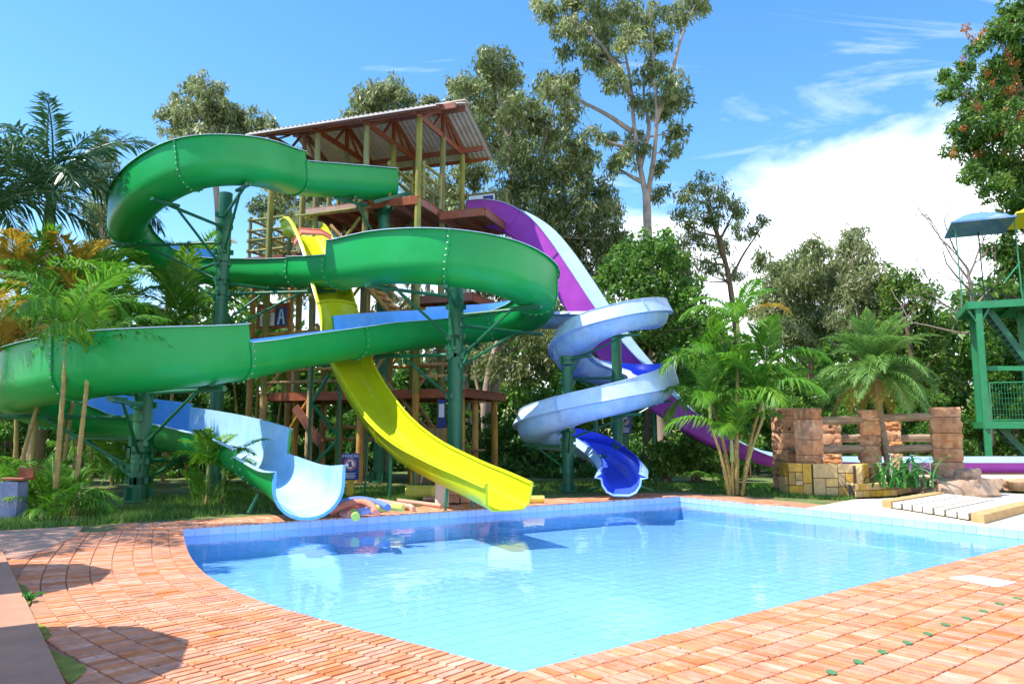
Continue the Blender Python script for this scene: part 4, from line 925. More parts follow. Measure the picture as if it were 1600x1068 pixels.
slab('raised_bed', [xz(1330, 29.5, 0), xz(1700, 28.5, 0), xz(1900, 40, 0), xz(1330, 40, 0)], 0, .55, SOIL)
# boardwalk
F0, F1 = G(1385, 783, .15), G(1527, 804, .15); Bk = G(1469, 769.5, .15); wv = (F1 - F0); bdv = (Bk - F0); bw_ = thing('boardwalk', 'low white plank boardwalk between two ochre beams at the pool edge', 'boardwalk', (F0.x, F0.y, .03))
def wk(s_, t_, z): p = F0 + wv * s_ + bdv * t_; return Vector((p.x, p.y, z))
def wbox(s0, s1, z0, z1, nm, mat, t0=0, t1=1):
    m = MB(); m.add([wk(s0, t0, z0), wk(s1, t0, z0), wk(s1, t1, z0), wk(s0, t1, z0), wk(s0, t0, z1), wk(s1, t0, z1), wk(s1, t1, z1), wk(s0, t1, z1)], [(3, 2, 1, 0), (4, 5, 6, 7), (0, 1, 5, 4), (1, 2, 6, 5), (2, 3, 7, 6), (3, 0, 4, 7)]); m.build(nm, mat, bw_)
wbox(-.06, .06, .0, .17, 'side_beam', OCHRE); wbox(.94, 1.06, .0, .17, 'side_beam', OCHRE)
for i in range(7): s0 = .075 + i * .1225; wbox(s0, s0 + .1, .035, .15 + random.uniform(-.006, .006), 'plank', WHITEC, .01 + random.uniform(-.006, .006), 1)
wbox(.06, .94, .0, .03, 'base', JOINT, .02, 1)
# stone pillars: stacked rough blocks
def rough_block(c, wx, wy, h, rz, seed, taper=0):
    r_ = random.Random(seed); m = MB(); k = 6; ring = 24; vs = []; cs, sn = math.cos(rz), math.sin(rz)
    for i in range(k):
        z = c[2] + h * i / (k - 1); ins = .010 if i in (0, k - 1) else 0
        for j in range(ring):
            sd, f = divmod(j, 6); f = f / 6 * 2 - 1
            x, y = ((f, -1), (1, f), (-f, 1), (-1, -f))[sd]
            x *= wx / 2 - ins; y *= wy / 2 - ins; q = r_.uniform(-.06, .035) if ins == 0 else r_.uniform(-.012, .012); x += q * (1 if abs(x) > abs(y) else .3); y += q * (.3 if abs(x) > abs(y) else 1)
            vs.append((c[0] + x * cs - y * sn, c[1] + x * sn + y * cs, z + (r_.uniform(-.012, .012) if 0 < i < k - 1 else 0)))
    fs = [tuple(range(ring - 1, -1, -1)), tuple((k - 1) * ring + j for j in range(ring))]
    for i in range(k - 1):
        for j in range(ring): q = (j + 1) % ring; fs.append((i * ring + j, i * ring + q, i * ring + ring + q, i * ring + ring + j))
    return m.add(vs, fs)
def pillar(px, Y, top_py, wpx, z0, rz, label, seed, nB=6):
    P = xz(px, Y, z0); zt = at(px, top_py, Y).z; W_ = wpx * Y / F_PX; o = thing('stone_pillar', label, 'pillar', P, 'sandstone pillars'); z = z0; hs = [random.uniform(.55, 1.5) for _ in range(nB)]; sm = sum(hs)
    co = MB(); co.box((P.x, P.y, (z0 + zt - .04) / 2), (W_ * .86, W_ * .86, zt - z0 - .04), rz); co.build('core', JOINT, o)
    for i, h in enumerate(hs):
        h = h / sm * (zt - z0); mb = rough_block((P.x + random.uniform(-.015, .015), P.y, z + .008), W_ * random.uniform(.95, 1.02), W_ * random.uniform(.95, 1.02), h - .016, rz + random.uniform(-.04, .04), seed * 10 + i); mb.build('stone_block', STONE, o, 25); z += h
    return P, zt
p0_ = pillar(1231, 23.2, 637, 30, 0, .3, 'leftmost sandstone pillar, shaded, where the purple slide disappears', 1)
p1_ = pillar(1268, 21.7, 637, 30, 0, .72, 'front left sandstone pillar with rough lit faces on the lawn edge', 2)
p2_ = pillar(1364, 22.2, 640, 29, 0, -.4, 'middle sandstone pillar half hidden by the drooping palm', 3)
p3_ = pillar(1484, 22.6, 636, 40, 0, -.42, 'broad sandstone pillar standing alone at the right of the log fence', 4)
p4_ = pillar(1303, 25.0, 655, 26, .3, -.4, 'back sandstone pillar behind the upper log, left of the palm', 5, 5)
p5_ = pillar(1398, 25.2, 655, 24, .3, -.4, 'back sandstone pillar to the right behind the palm stem', 6, 5)
def lograil(a, b, r_, label):
    m = MB(); P = [at(*a), at(*b)]; k = 7; pts_ = [P[0].lerp(P[1], i / k) + Vector((0, random.uniform(-.015, .015), random.uniform(-.012, .012))) for i in range(k + 1)]; m.tube(pts_, [r_ * random.uniform(.9, 1.08) for _ in pts_], 12); m.single('fence_log', OLDLOG, label, 'log', 'weathered fence logs', 50)
lograil((1276, 657, 21.75), (1362, 655, 22.2), .125, 'upper weathered log between the front left and middle pillars')
lograil((1276, 702, 21.75), (1362, 700, 22.2), .135, 'lower weathered log between the front left and middle pillars')
lograil((1370, 653, 22.2), (1480, 650, 22.6), .115, 'upper weathered log reaching the broad right pillar')
lograil((1370, 703, 22.2), (1480, 698, 22.6), .12, 'lower weathered log reaching the broad right pillar')
lograil((1303, 685, 25.0), (1398, 683, 25.2), .125, 'weathered log between the two back pillars')
lograil((1400, 685, 25.2), (1490, 683, 25.4), .125, 'weathered log behind the lily plant, right of the back pillars')
lograil((1231, 702, 23.2), (1268, 702, 21.7), .12, 'short weathered log joining the two left pillars')
# ochre ashlar wall
def ashlar(name, pts_, z0, z1, pattern, label):
    c = pts_[0]; o = thing(name, label, 'wall', c); Ls = [(b - a).length for a, b in zip(pts_[:-1], pts_[1:])]; tot = sum(Ls)
    def P(s):
        for a, b, ln in zip(pts_[:-1], pts_[1:], Ls):
            if s <= ln: return a.lerp(b, s / ln), (b - a).normalized()
            s -= ln
        return pts_[-1], (pts_[-1] - pts_[-2]).normalized()
    m = MB()
    for a, b in zip(pts_[:-1], pts_[1:]): m.bar(Vector((a.x, a.y, (z0 + z1) / 2 - .02)), Vector((b.x, b.y, (z0 + z1) / 2 - .02)), .2, z1 - z0 - .04)
    m.build('core', JOINT, o)
    for s0, s1, h0, h1 in pattern(tot):
        ca, d = P((s0 + s1) / 2); q = MB(); zc = z0 + (z1 - z0) * (h0 + h1) / 2; q.box((ca.x + d.y * .0, ca.y, zc), (s1 - s0 - .016, .25 + random.uniform(-.008, .012), (z1 - z0) * (h1 - h0) - .016), math.atan2(d.y, d.x), 0, .012); q.build('stone', YSTONE, o)
def pat_a(tot):
    out_ = []; x = 0; k = 0
    cells = [[(0, 1, .55, 1), (0, .5, 0, .55), (.5, 1, .28, .55), (.5, 1, 0, .28)], [(0, .62, .72, 1), (.62, 1, .38, 1), (0, .3, .3, .72), (.3, .62, .45, .72), (.3, 1, 0, .0001), (0, .62, 0, .3), (.3, .62, .3, .45), (.62, 1, 0, .38)]]
    while x < tot - .2:
        wd = min(.62, tot - x)
        for a, b, c, d in cells[k % 2]:
            if d - c > .01: out_.append((x + a * wd, x + b * wd, c, d))
        x += wd; k += 1
    return out_
def pat_b(tot):
    out_ = []
    for r_ in range(2):
        x = -.12 * r_
        while x < tot: out_.append((max(x, 0), min(x + .26, tot), r_ * .5, r_ * .5 + .5)); x += .26
    return [t for t in out_ if t[1] - t[0] > .05]
ashlar('ashlar_wall', [xz(1226, 22.2, 0), xz(1240, 21.5, 0), xz(1280, 21.1, 0), xz(1342, 20.8, 0), xz(1352, 21.4, 0)], 0, .86, pat_a, 'ochre stone wall of irregular blocks below the front left pillar')
ashlar('planter_wall', [G(1331, 777), G(1392, 774), G(1442, 764), G(1482, 760)], 0, .36, pat_b, 'low ochre brick planter edge in front of the lily plant')
slab('planter_soil', [G(1336, 774), G(1392, 771), G(1470, 760), xz(1470, 22.2, 0), xz(1350, 21.9, 0)], 0, .27, SOIL)
# brick edging of raised bed at the back right
ashlar('bed_edging', [xz(1325, 28.9, 0), xz(1480, 28.4, 0), xz(1660, 27.9, 0)], .3, .62, lambda t: [(x * .45, min(t, x * .45 + .45), 0, 1) for x in range(int(t / .45))], 'long low terracotta edging of the raised bed behind the purple run-out')
def rock(name, c, r_, seed, label, mat=ROCK):
    import bmesh
    bm = bmesh.new(); bmesh.ops.create_icosphere(bm, subdivisions=3, radius=1); rd = random.Random(seed); from mathutils import noise
    for v_ in bm.verts:
        n_ = noise.noise(v_.co * 1.3 + Vector((seed * 3.1, 0, 0))) * .42 + noise.noise(v_.co * 3.1 + Vector((seed, 5, 0))) * .20; q = v_.co * (1 + n_); q.z = max(-.5, min(.5 + .12 * q.x, q.z)); v_.co = Vector((q.x * r_[0], q.y * r_[1], (q.z + .5) * r_[2]))
    me = bpy.data.meshes.new(name); bm.to_mesh(me); bm.free(); me.materials.append(mat); me.shade_smooth(); me.set_sharp_from_angle(angle=R(35)); o = bpy.data.objects.new(name, me); o.location = c; COL.objects.link(o); return tag(o, label, 'rock')
c = xz(1498, 21.0, 0); rock('flat_rock', (c.x, c.y, -.02), (1.0, .6, .46), 3, 'wide flat brown rock slab behind the boardwalk')
c = xz(1513, 21.1, .4); rock('boulder', (c.x, c.y, .36), (.32, .28, .34), 5, 'rounded pale boulder sitting on the flat rock')
c = G(1588, 768); rock('square_rock', (c.x + .15, c.y + .1, .02), (.50, .3, .34), 8, 'blocky orange rock at the right edge of the frame', STONE)
c = xz(1541, 21.2, .1); rock('wedge_rock', (c.x, c.y, .0), (.4, .35, .42), 9, 'small wedge shaped rock at the right end of the flat one')

# ------------------------------------------------------------------ green steel tower at the far right
TY = 34.0; gt = thing('steel_tower', 'green steel stair tower with blue and yellow canopies at the right edge', 'tower', xz(1538, TY, .55))
def gx(px, py, Y=TY): return at(px, py, Y)
XL = xz(1538, TY, 3).x; XR = XL + 5.2; Y1 = TY + 3.6; ZB = .5; zU = at(1520, 474, TY).z; zM = at(1540, 660, TY).z
for x, y in ((XL, TY), (XR, TY), (XL + .2, Y1), (XR, Y1), (XL + 2.2, Y1)):
    m = MB(); m.box((x, y, (ZB + zU) / 2), (.26, .26, zU - ZB), 0, 0, .02); m.build('column', STEEL2, gt)
for s_ in (-1, 1):
    m = MB(); m.bar((XL, TY, zU - 1.0), (XL + s_ * .5, TY, zU - .1), .09, .09); m.build('knee_brace', STEEL2, gt)
for z, ov in ((zU, .42), (zM, .1)):
    for y in (TY - .15, Y1): m = MB(); m.bar((XL - ov, y, z - .1), (XR, y, z - .1), .12, .32); m.build('edge_beam', STEEL2, gt)
    m = MB(); m.bar((XL - ov, TY - .09, z - .1), (XL - ov, Y1 - .06, z - .1), .12, .3); m.build('edge_beam', STEEL2, gt)
    m = MB(); m.box(((XL - ov + XR) / 2, (TY + Y1) / 2, z + .03), (XR - XL + ov - .1, Y1 - TY, .05)); m.build('deck_plate', STEEL2, gt)
    for k in range(5): x = XL + .4 + k * 1.0; m = MB(); m.bar((x, TY - .08, z - .08), (x, Y1 - .06, z - .08), .08, .2); m.build('joist', STEEL2, gt)
zS = at(1540, 578, TY).z; m = MB(); m.bar((XL + .1, TY + .3, zS + .1), (XR, TY + .3, zS - .1), .12, .2); m.build('middle_beam', STEEL2, gt)
def flight(x0, z0, x1, z1, y0, y1, k):
    for y in (y0, y1): m = MB(); m.bar((x0, y, z0), (x1, y, z1), .06, .25); m.build('stringer', STEEL, gt)
    for i in range(k): f = (i + .5) / k; m = MB(); m.box((x0 + (x1 - x0) * f, (y0 + y1) / 2, z0 + (z1 - z0) * f + .05), (.28, y1 - y0 - .05, .035)); m.build('tread', DARKM, gt)
flight(XL + .45, zU - .2, XL + 2.0, zS, TY + .5, TY + 1.6, 12); flight(XL + .6, zM - .2, XL + 1.7, ZB, TY + .5, TY + 1.6, 6); flight(XL + 3.6, zS, XL + 2.2, zM, TY + 1.8, TY + 2.9, 10)
# mesh railing on the middle deck
zR = at(1540, 598, TY).z; y = TY - .1
for x0, x1 in ((XL + .2, XL + 1.55), (XL + 1.7, XL + 3.05), (XL + 3.2, XL + 4.5)):
    m = MB()
    for a, b in (((x0, zM + .12), (x1, zM + .12)), ((x0, zR), (x1, zR))): m.bar((a[0], y, a[1]), (b[0], y, b[1]), .05, .05)
    for x in (x0, x1): m.bar((x, y, zM), (x, y, zR + .02), .05, .05)
    fo_ = m.build('mesh_frame', STEEL2, gt); w_ = MB(); k = 12
    for i in range(1, k): x = x0 + (x1 - x0) * i / k; w_.bar((x, y, zM + .12), (x, y, zR), .012, .012)
    for i in range(1, 7): z = zM + .12 + (zR - zM - .12) * i / 7; w_.bar((x0, y + .008, z), (x1, y + .008, z), .010, .010)
    stuff(w_.build('wire_mesh', STEEL2, fo_))
# upper railings, canopy poles
zC = at(1500, 352, TY).z
for x, y in ((XL - .6, TY), (XL + .55, TY + 1.9), (XL + 1.7, TY), (XL + 3.9, TY), (XL + 2.8, TY + 1.9)):
    m = MB(); m.tube([(x, y, zU), (x - .08, y, zC + .1)], .03, 8); m.build('canopy_pole', STEEL2 if y == TY else DARKM, gt, 40)
for z in (.55, 1.05): m = MB(); m.tube([(XL - .6, TY + .05, zU + z), (XL + .6, TY + 1.9, zU + z)], .025, 6); m.build('hand_rail', DARKM, gt, 40)
for x in (.55, .7): m = MB(); m.tube([(XL + x, TY + 1.9, zU), (XL + x, TY + 1.9, zU + 1.05)], .03, 6); m.build('rail_post', DARKM, gt, 40)
for a, b in (((1.75, 0), (1.95, 1.9)), ((2.3, 0), (1.95, 1.9)), ((1.1, .9), (1.75, 1.75))): m = MB(); m.tube([(XL + a[0], TY + .1, zU + a[1]), (XL + b[0], TY + .1, zU + b[1])], .035, 6); m.build('gate_bar', STEEL2, gt, 40)
m = MB(); m.tube([(XL + .7, TY + 1.9, zU + 1.0), (XL + 2.6, TY + 1.9, zU - .3)], .03, 6); m.tube([(XL + .7, TY + 1.9, zU + .6), (XL + 2.6, TY + 1.9, zU - .7)], .03, 6); m.build('stair_rail', DARKM, gt, 40)
def canopy(x0, x1, y0, y1, z, mat, nm):
    m = MB(); k = 9; vs = []
    for i in range(k):
        for j in range(k):
            fx, fy = i / (k - 1), j / (k - 1); e = min(fx, 1 - fx, fy, 1 - fy) * 2; vs.append((x0 + (x1 - x0) * fx, y0 + (y1 - y0) * fy, z + .75 * (1 - (1 - e) ** 1.7) * .9))
    nb_ = len(vs); vs += [(a, b, c - .03) for a, b, c in vs]; fs = []
    for i in range(k - 1):
        for j in range(k - 1): a = i * k + j; fs += [(a, a + k, a + k + 1, a + 1), (nb_ + a + 1, nb_ + a + k + 1, nb_ + a + k, nb_ + a)]
    m.add(vs, fs); o = m.build(nm, mat, gt, 50); r_ = MB(); 
    for a, b in (((x0, y0), (x1, y0)), ((x1, y0), (x1, y1)), ((x1, y1), (x0, y1)), ((x0, y1), (x0, y0))): r_.bar((a[0], a[1], z), (b[0], b[1], z), .05, .08)
    r_.build('canopy_rim', mat, o)
canopy(XL - .85, XL + 1.62, TY - .5, TY + 2.6, zC + .1, CANB, 'blue_canopy'); canopy(XL + 1.66, XL + 4.8, TY - .5, TY + 2.6, zC + .25, CANY, 'yellow_canopy')

gt.rotation_euler = (0, 0, R(-24))
# ------------------------------------------------------------------ vegetation
def leaves(cs, rs, n_, size, asp, droop, seed):
    """kite leaves inside ellipsoid clumps; returns points (4 per leaf) and random values"""
    g = np.random.default_rng(seed); V = []; Rn = []
    for (c, r_, k) in zip(cs, rs, n_):
        d = g.normal(size=(k, 3)); d /= np.linalg.norm(d, axis=1)[:, None]; rad = g.random(k)[:, None] ** .45
        p = np.array(c)[None] + d * rad * np.array(r_)[None]
        ax = g.normal(size=(k, 3)) * .7 + d * .5; ax[:, 2] -= droop; ax /= np.linalg.norm(ax, axis=1)[:, None]
        sd = np.cross(ax, g.normal(size=(k, 3))); sd /= np.linalg.norm(sd, axis=1)[:, None] + 1e-9
        Ls = size * g.uniform(.45, 1.6, (k, 1)); Ws = Ls * asp
        q = np.stack([p - ax * Ls / 2, p + sd * Ws / 2, p + ax * Ls / 2, p - sd * Ws / 2], 1); V.append(q.reshape(-1, 3))
        Rn.append(np.clip(g.normal(.5, .2, k) + g.normal(0, .10), 0, 1))
    return np.concatenate(V), np.concatenate(Rn)
def blob_tree(name, label, trunk, Y, blobs, leaf, bark, r0, size=.26, asp=.34, dens=1., droop=.5, seed=1, group='trees behind the slides', stems=(), depth=1.0, sub=5, twig=True, cat='tree'):
    """trunk / stems: photo columns; blobs: (px, py, radius px): clumps round each blob, limbs lead to them"""
    g = random.Random(seed); tp = [at(a, b, Y + (c[0] if c else 0)) for a, b, *c in trunk]; base = Vector((tp[0].x, tp[0].y, 0)); o = thing(name, label, cat, base, group)
    tp = [base] + [p for p in tp if p.z > .8]; tp = [Vector(p) for p in crom([tuple(p) for p in tp], 4)]; k = len(tp)
    m = MB(); rad = [r0 * (1 - (.45 if stems else .8) * i / (k - 1)) * (1.25 if i == 0 else 1) for i in range(k)]; m.tube(tp, rad, 9); spine = list(zip(tp, rad))
    for st in stems:
        sp = [at(a, b, Y + c) for a, b, c in st]; sp = [Vector(p) for p in crom([tuple(p) for p in sp], 4)]; rr_ = [r0 * .42 * (1 - .8 * i / (len(sp) - 1)) for i in range(len(sp))]; m.tube(sp, rr_, 7); spine += list(zip(sp, rr_))
    cs, rs, ns = [], [], []
    for (bx, by, br) in blobs:
        yy = Y + g.uniform(-1, 1) * depth * 1.6; c = at(bx, by, yy); rm = br * yy / F_PX
        cand = [(p, r_) for p, r_ in spine if p.z < c.z + .3] or spine[:1]; p, r_ = min(cand, key=lambda t: (t[0] - c).length + max(0, (t[0].z - c.z + rm * .7)) * 1.2)
        mid = p.lerp(c, .5) + Vector((g.uniform(-.3, .3), g.uniform(-.3, .3), -.12 * (c - p).length * .3)); rb = max(.02, min(r_ * .6, .02 + .022 * (c - p).length)); lim = [Vector(q) for q in crom([tuple(p), tuple(mid), tuple(c)], 4)]; m.tube(lim, [rb * (1 - .75 * i / (len(lim) - 1)) for i in range(len(lim))], 5)
        for s_ in range(max(8, int(4.6 * sub * (rm / 1.0) ** 1.3))):
            d = Vector((g.gauss(0, 1), g.gauss(0, 1), g.gauss(0, .8))).normalized() * rm * (.15 + .95 * g.random() ** .6); q = c + d
            if twig and s_ % 2 == 0: m.tube([c - d * .1, c + d * .5 + Vector((0, 0, -.05)), q], [rb * .35 + .006, rb * .25 + .005, .006], 4, cap=False)
            cr = (.16 + .26 * rm) * g.uniform(.7, 1.4); cs.append(tuple(q)); rs.append((cr, cr, cr * g.uniform(.8, 1.2))); ns.append(max(8, int(dens * 42 * (cr / .35) ** 1.4)))
    m.build('trunk', bark, o, 60)
    for (bx, by, br) in blobs:
        c = at(bx, by, Y); rm = br * Y / F_PX; cs.append(tuple(c)); rs.append((rm * 1.15, rm * 1.15, rm * 1.15)); ns.append(int(dens * 90 * rm ** 2))
    if leaf in (EUC, EUCL): size, asp, droop = size * 1.05, .25, 1.1
    V, Rn = leaves(cs, rs, ns, size, asp, droop, seed); link(bpy.data.objects.new('crown', np_mesh('crown', V, 4, leaf, Rn)), o); return o
blob_tree('eucalyptus_tree', 'giant eucalyptus with pale forked trunk rising out of the top of the picture', [(1042, 760), (1035, 650), (1022, 500), (1014, 400), (1010, 300)], 38,
 [(860, 20, 24), (885, 45, 26), (905, 15, 26), (935, 55, 30), (880, 85, 16), (945, 95, 26), (915, 80, 20), (960, 20, 32), (985, 60, 28), (965, 130, 22), (1000, 30, 30), (1030, 60, 22), (1050, 25, 26), (1085, 10, 22), (1015, 110, 26), (1045, 135, 26), (1062, 155, 20), (1030, 165, 26), (1060, 205, 20), (1045, 235, 16), (975, 245, 20), (965, 265, 16), (990, 215, 14), (1000, 165, 16), (1030, 305, 14), (1100, -20, 24), (930, -25, 36), (980, -60, 40), (1040, -40, 36), (900, -20, 24), (840, 0, 14), (862, 140, 20), (885, 150, 16), (930, 212, 15), (955, 220, 12), (1005, 235, 14), (1030, 265, 14)], EUC, BARK, .36, .28, .30, .95, .6, 11,
 stems=[[(1010, 310, 0), (998, 250, 0), (990, 190, .2), (985, 130, .4), (974, 60, .6), (968, -40, .8)], [(1012, 305, 0), (1022, 240, -.3), (1026, 170, -.6), (1020, 90, -.8), (1012, -30, -1)], [(1000, 260, 0), (1014, 200, .5), (1006, 150, .8), (1008, 90, 1)], [(985, 150, 0), (960, 100, -.3), (930, 60, -.6), (895, 30, -.9)], [(986, 205, 0), (950, 180, .4), (900, 155, .8), (865, 145, 1)], [(1024, 190, -.4), (1048, 120, -.8), (1064, 60, -1), (1085, 10, -1)], [(988, 235, 0), (960, 225, -.4), (935, 215, -.6)], [(1006, 285, 0), (985, 275, .2), (965, 262, .3)]], depth=1.2)
blob_tree('eucalyptus_tree', 'tall drooping eucalyptus just right of the tower roof', [(762, 770), (768, 640), (790, 480), (805, 340), (795, 220), (775, 120)], 43,
 [(765, 105, 34), (735, 145, 30), (790, 130, 34), (805, 175, 34), (770, 170, 36), (740, 200, 26), (780, 230, 40), (815, 250, 36), (835, 190, 30), (860, 135, 26), (885, 130, 22), (850, 215, 34), (890, 180, 24), (895, 225, 28), (870, 265, 38), (915, 260, 26), (830, 300, 42), (880, 320, 42), (925, 305, 32), (800, 330, 34), (945, 335, 28), (850, 365, 44), (905, 375, 44), (950, 385, 30), (820, 400, 36), (870, 420, 44), (925, 430, 40), (965, 370, 20)], EUC, BARK, .34, .30, .32, .8, .8, 12,
 stems=[[(800, 380, 0), (830, 300, .5), (850, 220, .8), (870, 150, 1)], [(795, 420, 0), (840, 380, -.4), (890, 330, -.8), (925, 290, -1)]], depth=2)
blob_tree('eucalyptus_tree', 'feathery eucalyptus behind the ridge of the metal roof', [(610, 760), (606, 500), (600, 300), (602, 170)], 50,
 [(605, 148, 28), (575, 160, 26), (630, 150, 20), (555, 182, 20), (595, 185, 32), (635, 185, 24), (540, 205, 14), (570, 220, 30), (610, 230, 30)], EUCL, BARK, .3, .34, .3, .85, .6, 13, depth=1.5)
blob_tree('eucalyptus_tree', 'thin eucalyptus crown showing over the roof between two larger ones', [(668, 760), (668, 500), (670, 300), (668, 180)], 52, [(668, 160, 18), (690, 165, 18), (655, 180, 18), (685, 195, 22), (715, 140, 22), (720, 185, 26), (700, 215, 22)], EUCL, BARK, .26, .34, .3, .8, .6, 14)
blob_tree('eucalyptus_tree', 'spreading eucalyptus rising behind the topmost green loop', [(352, 760), (348, 500), (340, 320), (328, 220)], 47,
 [(300, 140, 20), (325, 145, 24), (345, 165, 24), (285, 165, 20), (262, 178, 16), (310, 180, 30), (345, 195, 26), (275, 200, 22), (385, 180, 16), (402, 190, 18), (425, 195, 10), (375, 205, 22), (330, 225, 34), (290, 230, 24), (395, 215, 18)], EUCL, BARK, .28, .32, .3, .9, .5, 15, stems=[[(335, 270, 0), (365, 225, .3), (395, 190, .5)], [(335, 270, 0), (305, 210, -.3), (290, 165, -.5)]])
blob_tree('eucalyptus_tree', 'slender pointed eucalyptus left of the topmost green loop', [(160, 760), (160, 500), (158, 330), (157, 220)], 54, [(157, 213, 10), (155, 232, 15), (163, 255, 18), (150, 275, 18), (160, 300, 22), (150, 330, 24), (166, 360, 24), (155, 395, 24)], EUCL, BARK, .22, .32, .3, .85, .8, 16)
blob_tree('eucalyptus_tree', 'leafy tree in the gap between the first green loop and the tower', [(462, 770), (455, 600), (452, 420), (462, 300)], 45, [(435, 250, 26), (470, 265, 28), (500, 300, 32), (445, 300, 30), (420, 330, 30), (525, 270, 26), (560, 310, 30), (480, 350, 34), (535, 345, 30), (430, 390, 30), (500, 410, 34), (460, 450, 34), (400, 440, 30)], EUC, BARK, .28, .32, .32, .75, .6, 17, depth=1.6)
blob_tree('eucalyptus_tree', 'dense grey green tree behind the right posts of the tower', [(735, 775), (728, 620), (715, 470), (700, 350)], 44, [(640, 280, 28), (690, 300, 32), (735, 270, 30), (660, 340, 34), (720, 350, 34), (770, 320, 30), (690, 400, 36), (750, 410, 38), (640, 420, 34), (790, 440, 36), (720, 470, 38), (770, 500, 38), (670, 490, 34), (820, 480, 34), (610, 500, 32), (740, 545, 36), (690, 560, 32)], EUC, BARK, .3, .32, .32, .85, .7, 18, depth=1.8)
blob_tree('eucalyptus_tree', 'eucalyptus with split brown trunk behind the gap left of the spiral', [(772, 765), (758, 650), (770, 560), (800, 490)], 35, [(785, 520, 34), (830, 510, 36), (800, 570, 34), (850, 560, 36), (760, 575, 26), (880, 520, 34), (845, 470, 30)], EUC, BARK, .26, .24, .34, .9, .7, 19, stems=[[(760, 660, 0), (745, 600, .3), (740, 560, .5)], [(765, 620, 0), (790, 560, .3), (830, 520, .4)]])
blob_tree('broadleaf_tree', 'bright green broadleaf tree behind the blue spiral slide', [(1010, 760), (1012, 640), (1015, 540), (1020, 460)], 35, [(985, 400, 30), (1025, 385, 30), (960, 430, 30), (1000, 440, 36), (1045, 425, 34), (940, 480, 32), (985, 490, 38), (1035, 480, 38), (1075, 460, 32), (1010, 540, 38), (1060, 535, 36), (960, 545, 36), (1095, 505, 32), (920, 545, 32), (910, 500, 28), (1110, 555, 30), (900, 590, 30), (1020, 600, 36), (1060, 595, 34)], BRO, BARKD, .2, .22, .5, 1.15, .3, 20, depth=1.4)
blob_tree('eucalyptus_tree', 'airy open tree with thin dark limbs standing against the white cloud', [(1165, 760), (1160, 600), (1148, 500), (1138, 430), (1122, 370), (1105, 320)], 42, [(1098, 298, 24), (1125, 312, 24), (1075, 305, 18), (1148, 335, 20), (1160, 360, 16), (1192, 344, 12), (1105, 345, 22), (1065, 340, 18), (1085, 375, 24), (1125, 385, 18), (1178, 365, 12), (1060, 395, 26), (1110, 420, 22), (1150, 430, 16), (1065, 430, 26)], EUC, BARKD, .2, .26, .32, .7, .5, 21, stems=[[(1140, 440, 0), (1160, 400, .3), (1180, 370, .5), (1195, 345, .6)], [(1125, 375, 0), (1140, 345, -.3), (1150, 325, -.4)]])
blob_tree('eucalyptus_tree', 'rounded grey green tree below the cloud, left of two', [(1262, 760), (1265, 640), (1268, 520), (1260, 440)], 47, [(1245, 410, 22), (1215, 425, 22), (1275, 395, 24), (1290, 420, 26), (1255, 440, 32), (1215, 455, 26), (1290, 460, 30), (1245, 485, 34), (1190, 410, 16), (1200, 490, 28), (1285, 505, 34), (1235, 530, 34)], EUC, BARKD, .28, .3, .36, 1.0, .6, 22, depth=1.5)
blob_tree('eucalyptus_tree', 'taller grey green tree with pointed top below the cloud', [(1345, 760), (1342, 620), (1335, 500), (1332, 400)], 46, [(1330, 365, 18), (1345, 385, 20), (1318, 395, 18), (1350, 415, 24), (1320, 425, 26), (1370, 440, 26), (1335, 455, 32), (1300, 450, 24), (1375, 480, 32), (1330, 500, 34), (1385, 520, 32)], EUCL, BARKD, .26, .3, .34, .95, .6, 23, depth=1.5)
blob_tree('broadleaf_tree', 'green tree with arching limbs left of the steel tower', [(1428, 760), (1432, 640), (1425, 560), (1415, 500)], 42, [(1395, 440, 24), (1425, 445, 22), (1445, 465, 22), (1405, 475, 28), (1440, 500, 26), (1385, 510, 28), (1460, 520, 22), (1420, 540, 32), (1475, 555, 22), (1465, 590, 26), (1490, 600, 20), (1400, 580, 30), (1440, 610, 30)], ACA, BARKD, .2, .24, .4, .85, .4, 24, stems=[[(1428, 600, 0), (1460, 560, .2), (1485, 545, .3)], [(1430, 640, 0), (1460, 640, -.5), (1490, 660, -.8)]])
o = blob_tree('acacia_tree', 'large green tree with orange seed pods filling the top right corner', [(1690, 800), (1680, 600), (1660, 400), (1640, 250), (1630, 120)], 40,
 [(1590, 20, 30), (1560, 60, 28), (1600, 75, 34), (1530, 75, 16), (1545, 110, 26), (1510, 105, 12), (1590, 130, 36), (1550, 160, 32), (1500, 130, 16), (1480, 120, 12), (1515, 165, 24), (1475, 150, 12), (1500, 195, 20), (1540, 205, 32), (1590, 200, 38), (1505, 235, 22), (1545, 250, 28), (1590, 265, 34), (1525, 275, 20), (1560, 295, 24), (1600, 320, 28), (1580, 350, 22), (1560, 390, 24), (1590, 410, 30), (1560, 450, 20), (1600, 480, 34), (1570, 500, 26), (1640, 60, 50), (1660, 180, 60), (1650, 300, 60), (1650, 420, 50), (1640, 520, 50)], ACA, BARKD, .3, .27, .36, 1.15, .6, 25, stems=[[(1660, 330, 0), (1600, 230, -.5), (1550, 180, -.8), (1510, 150, -1)], [(1650, 280, 0), (1590, 120, .4), (1560, 60, .6)], [(1670, 420, 0), (1610, 340, .3), (1560, 285, .4)]], depth=1.5)
g = random.Random(5); cs = [tuple(at(g.choice([1590, 1560, 1500, 1545, 1530, 1585, 1575, 1510]) + g.gauss(0, 12), g.choice([50, 90, 130, 170, 210, 245, 100, 60, 185]) + g.gauss(0, 10), 39 + g.uniform(-1.5, 1.5))) for _ in range(34)]
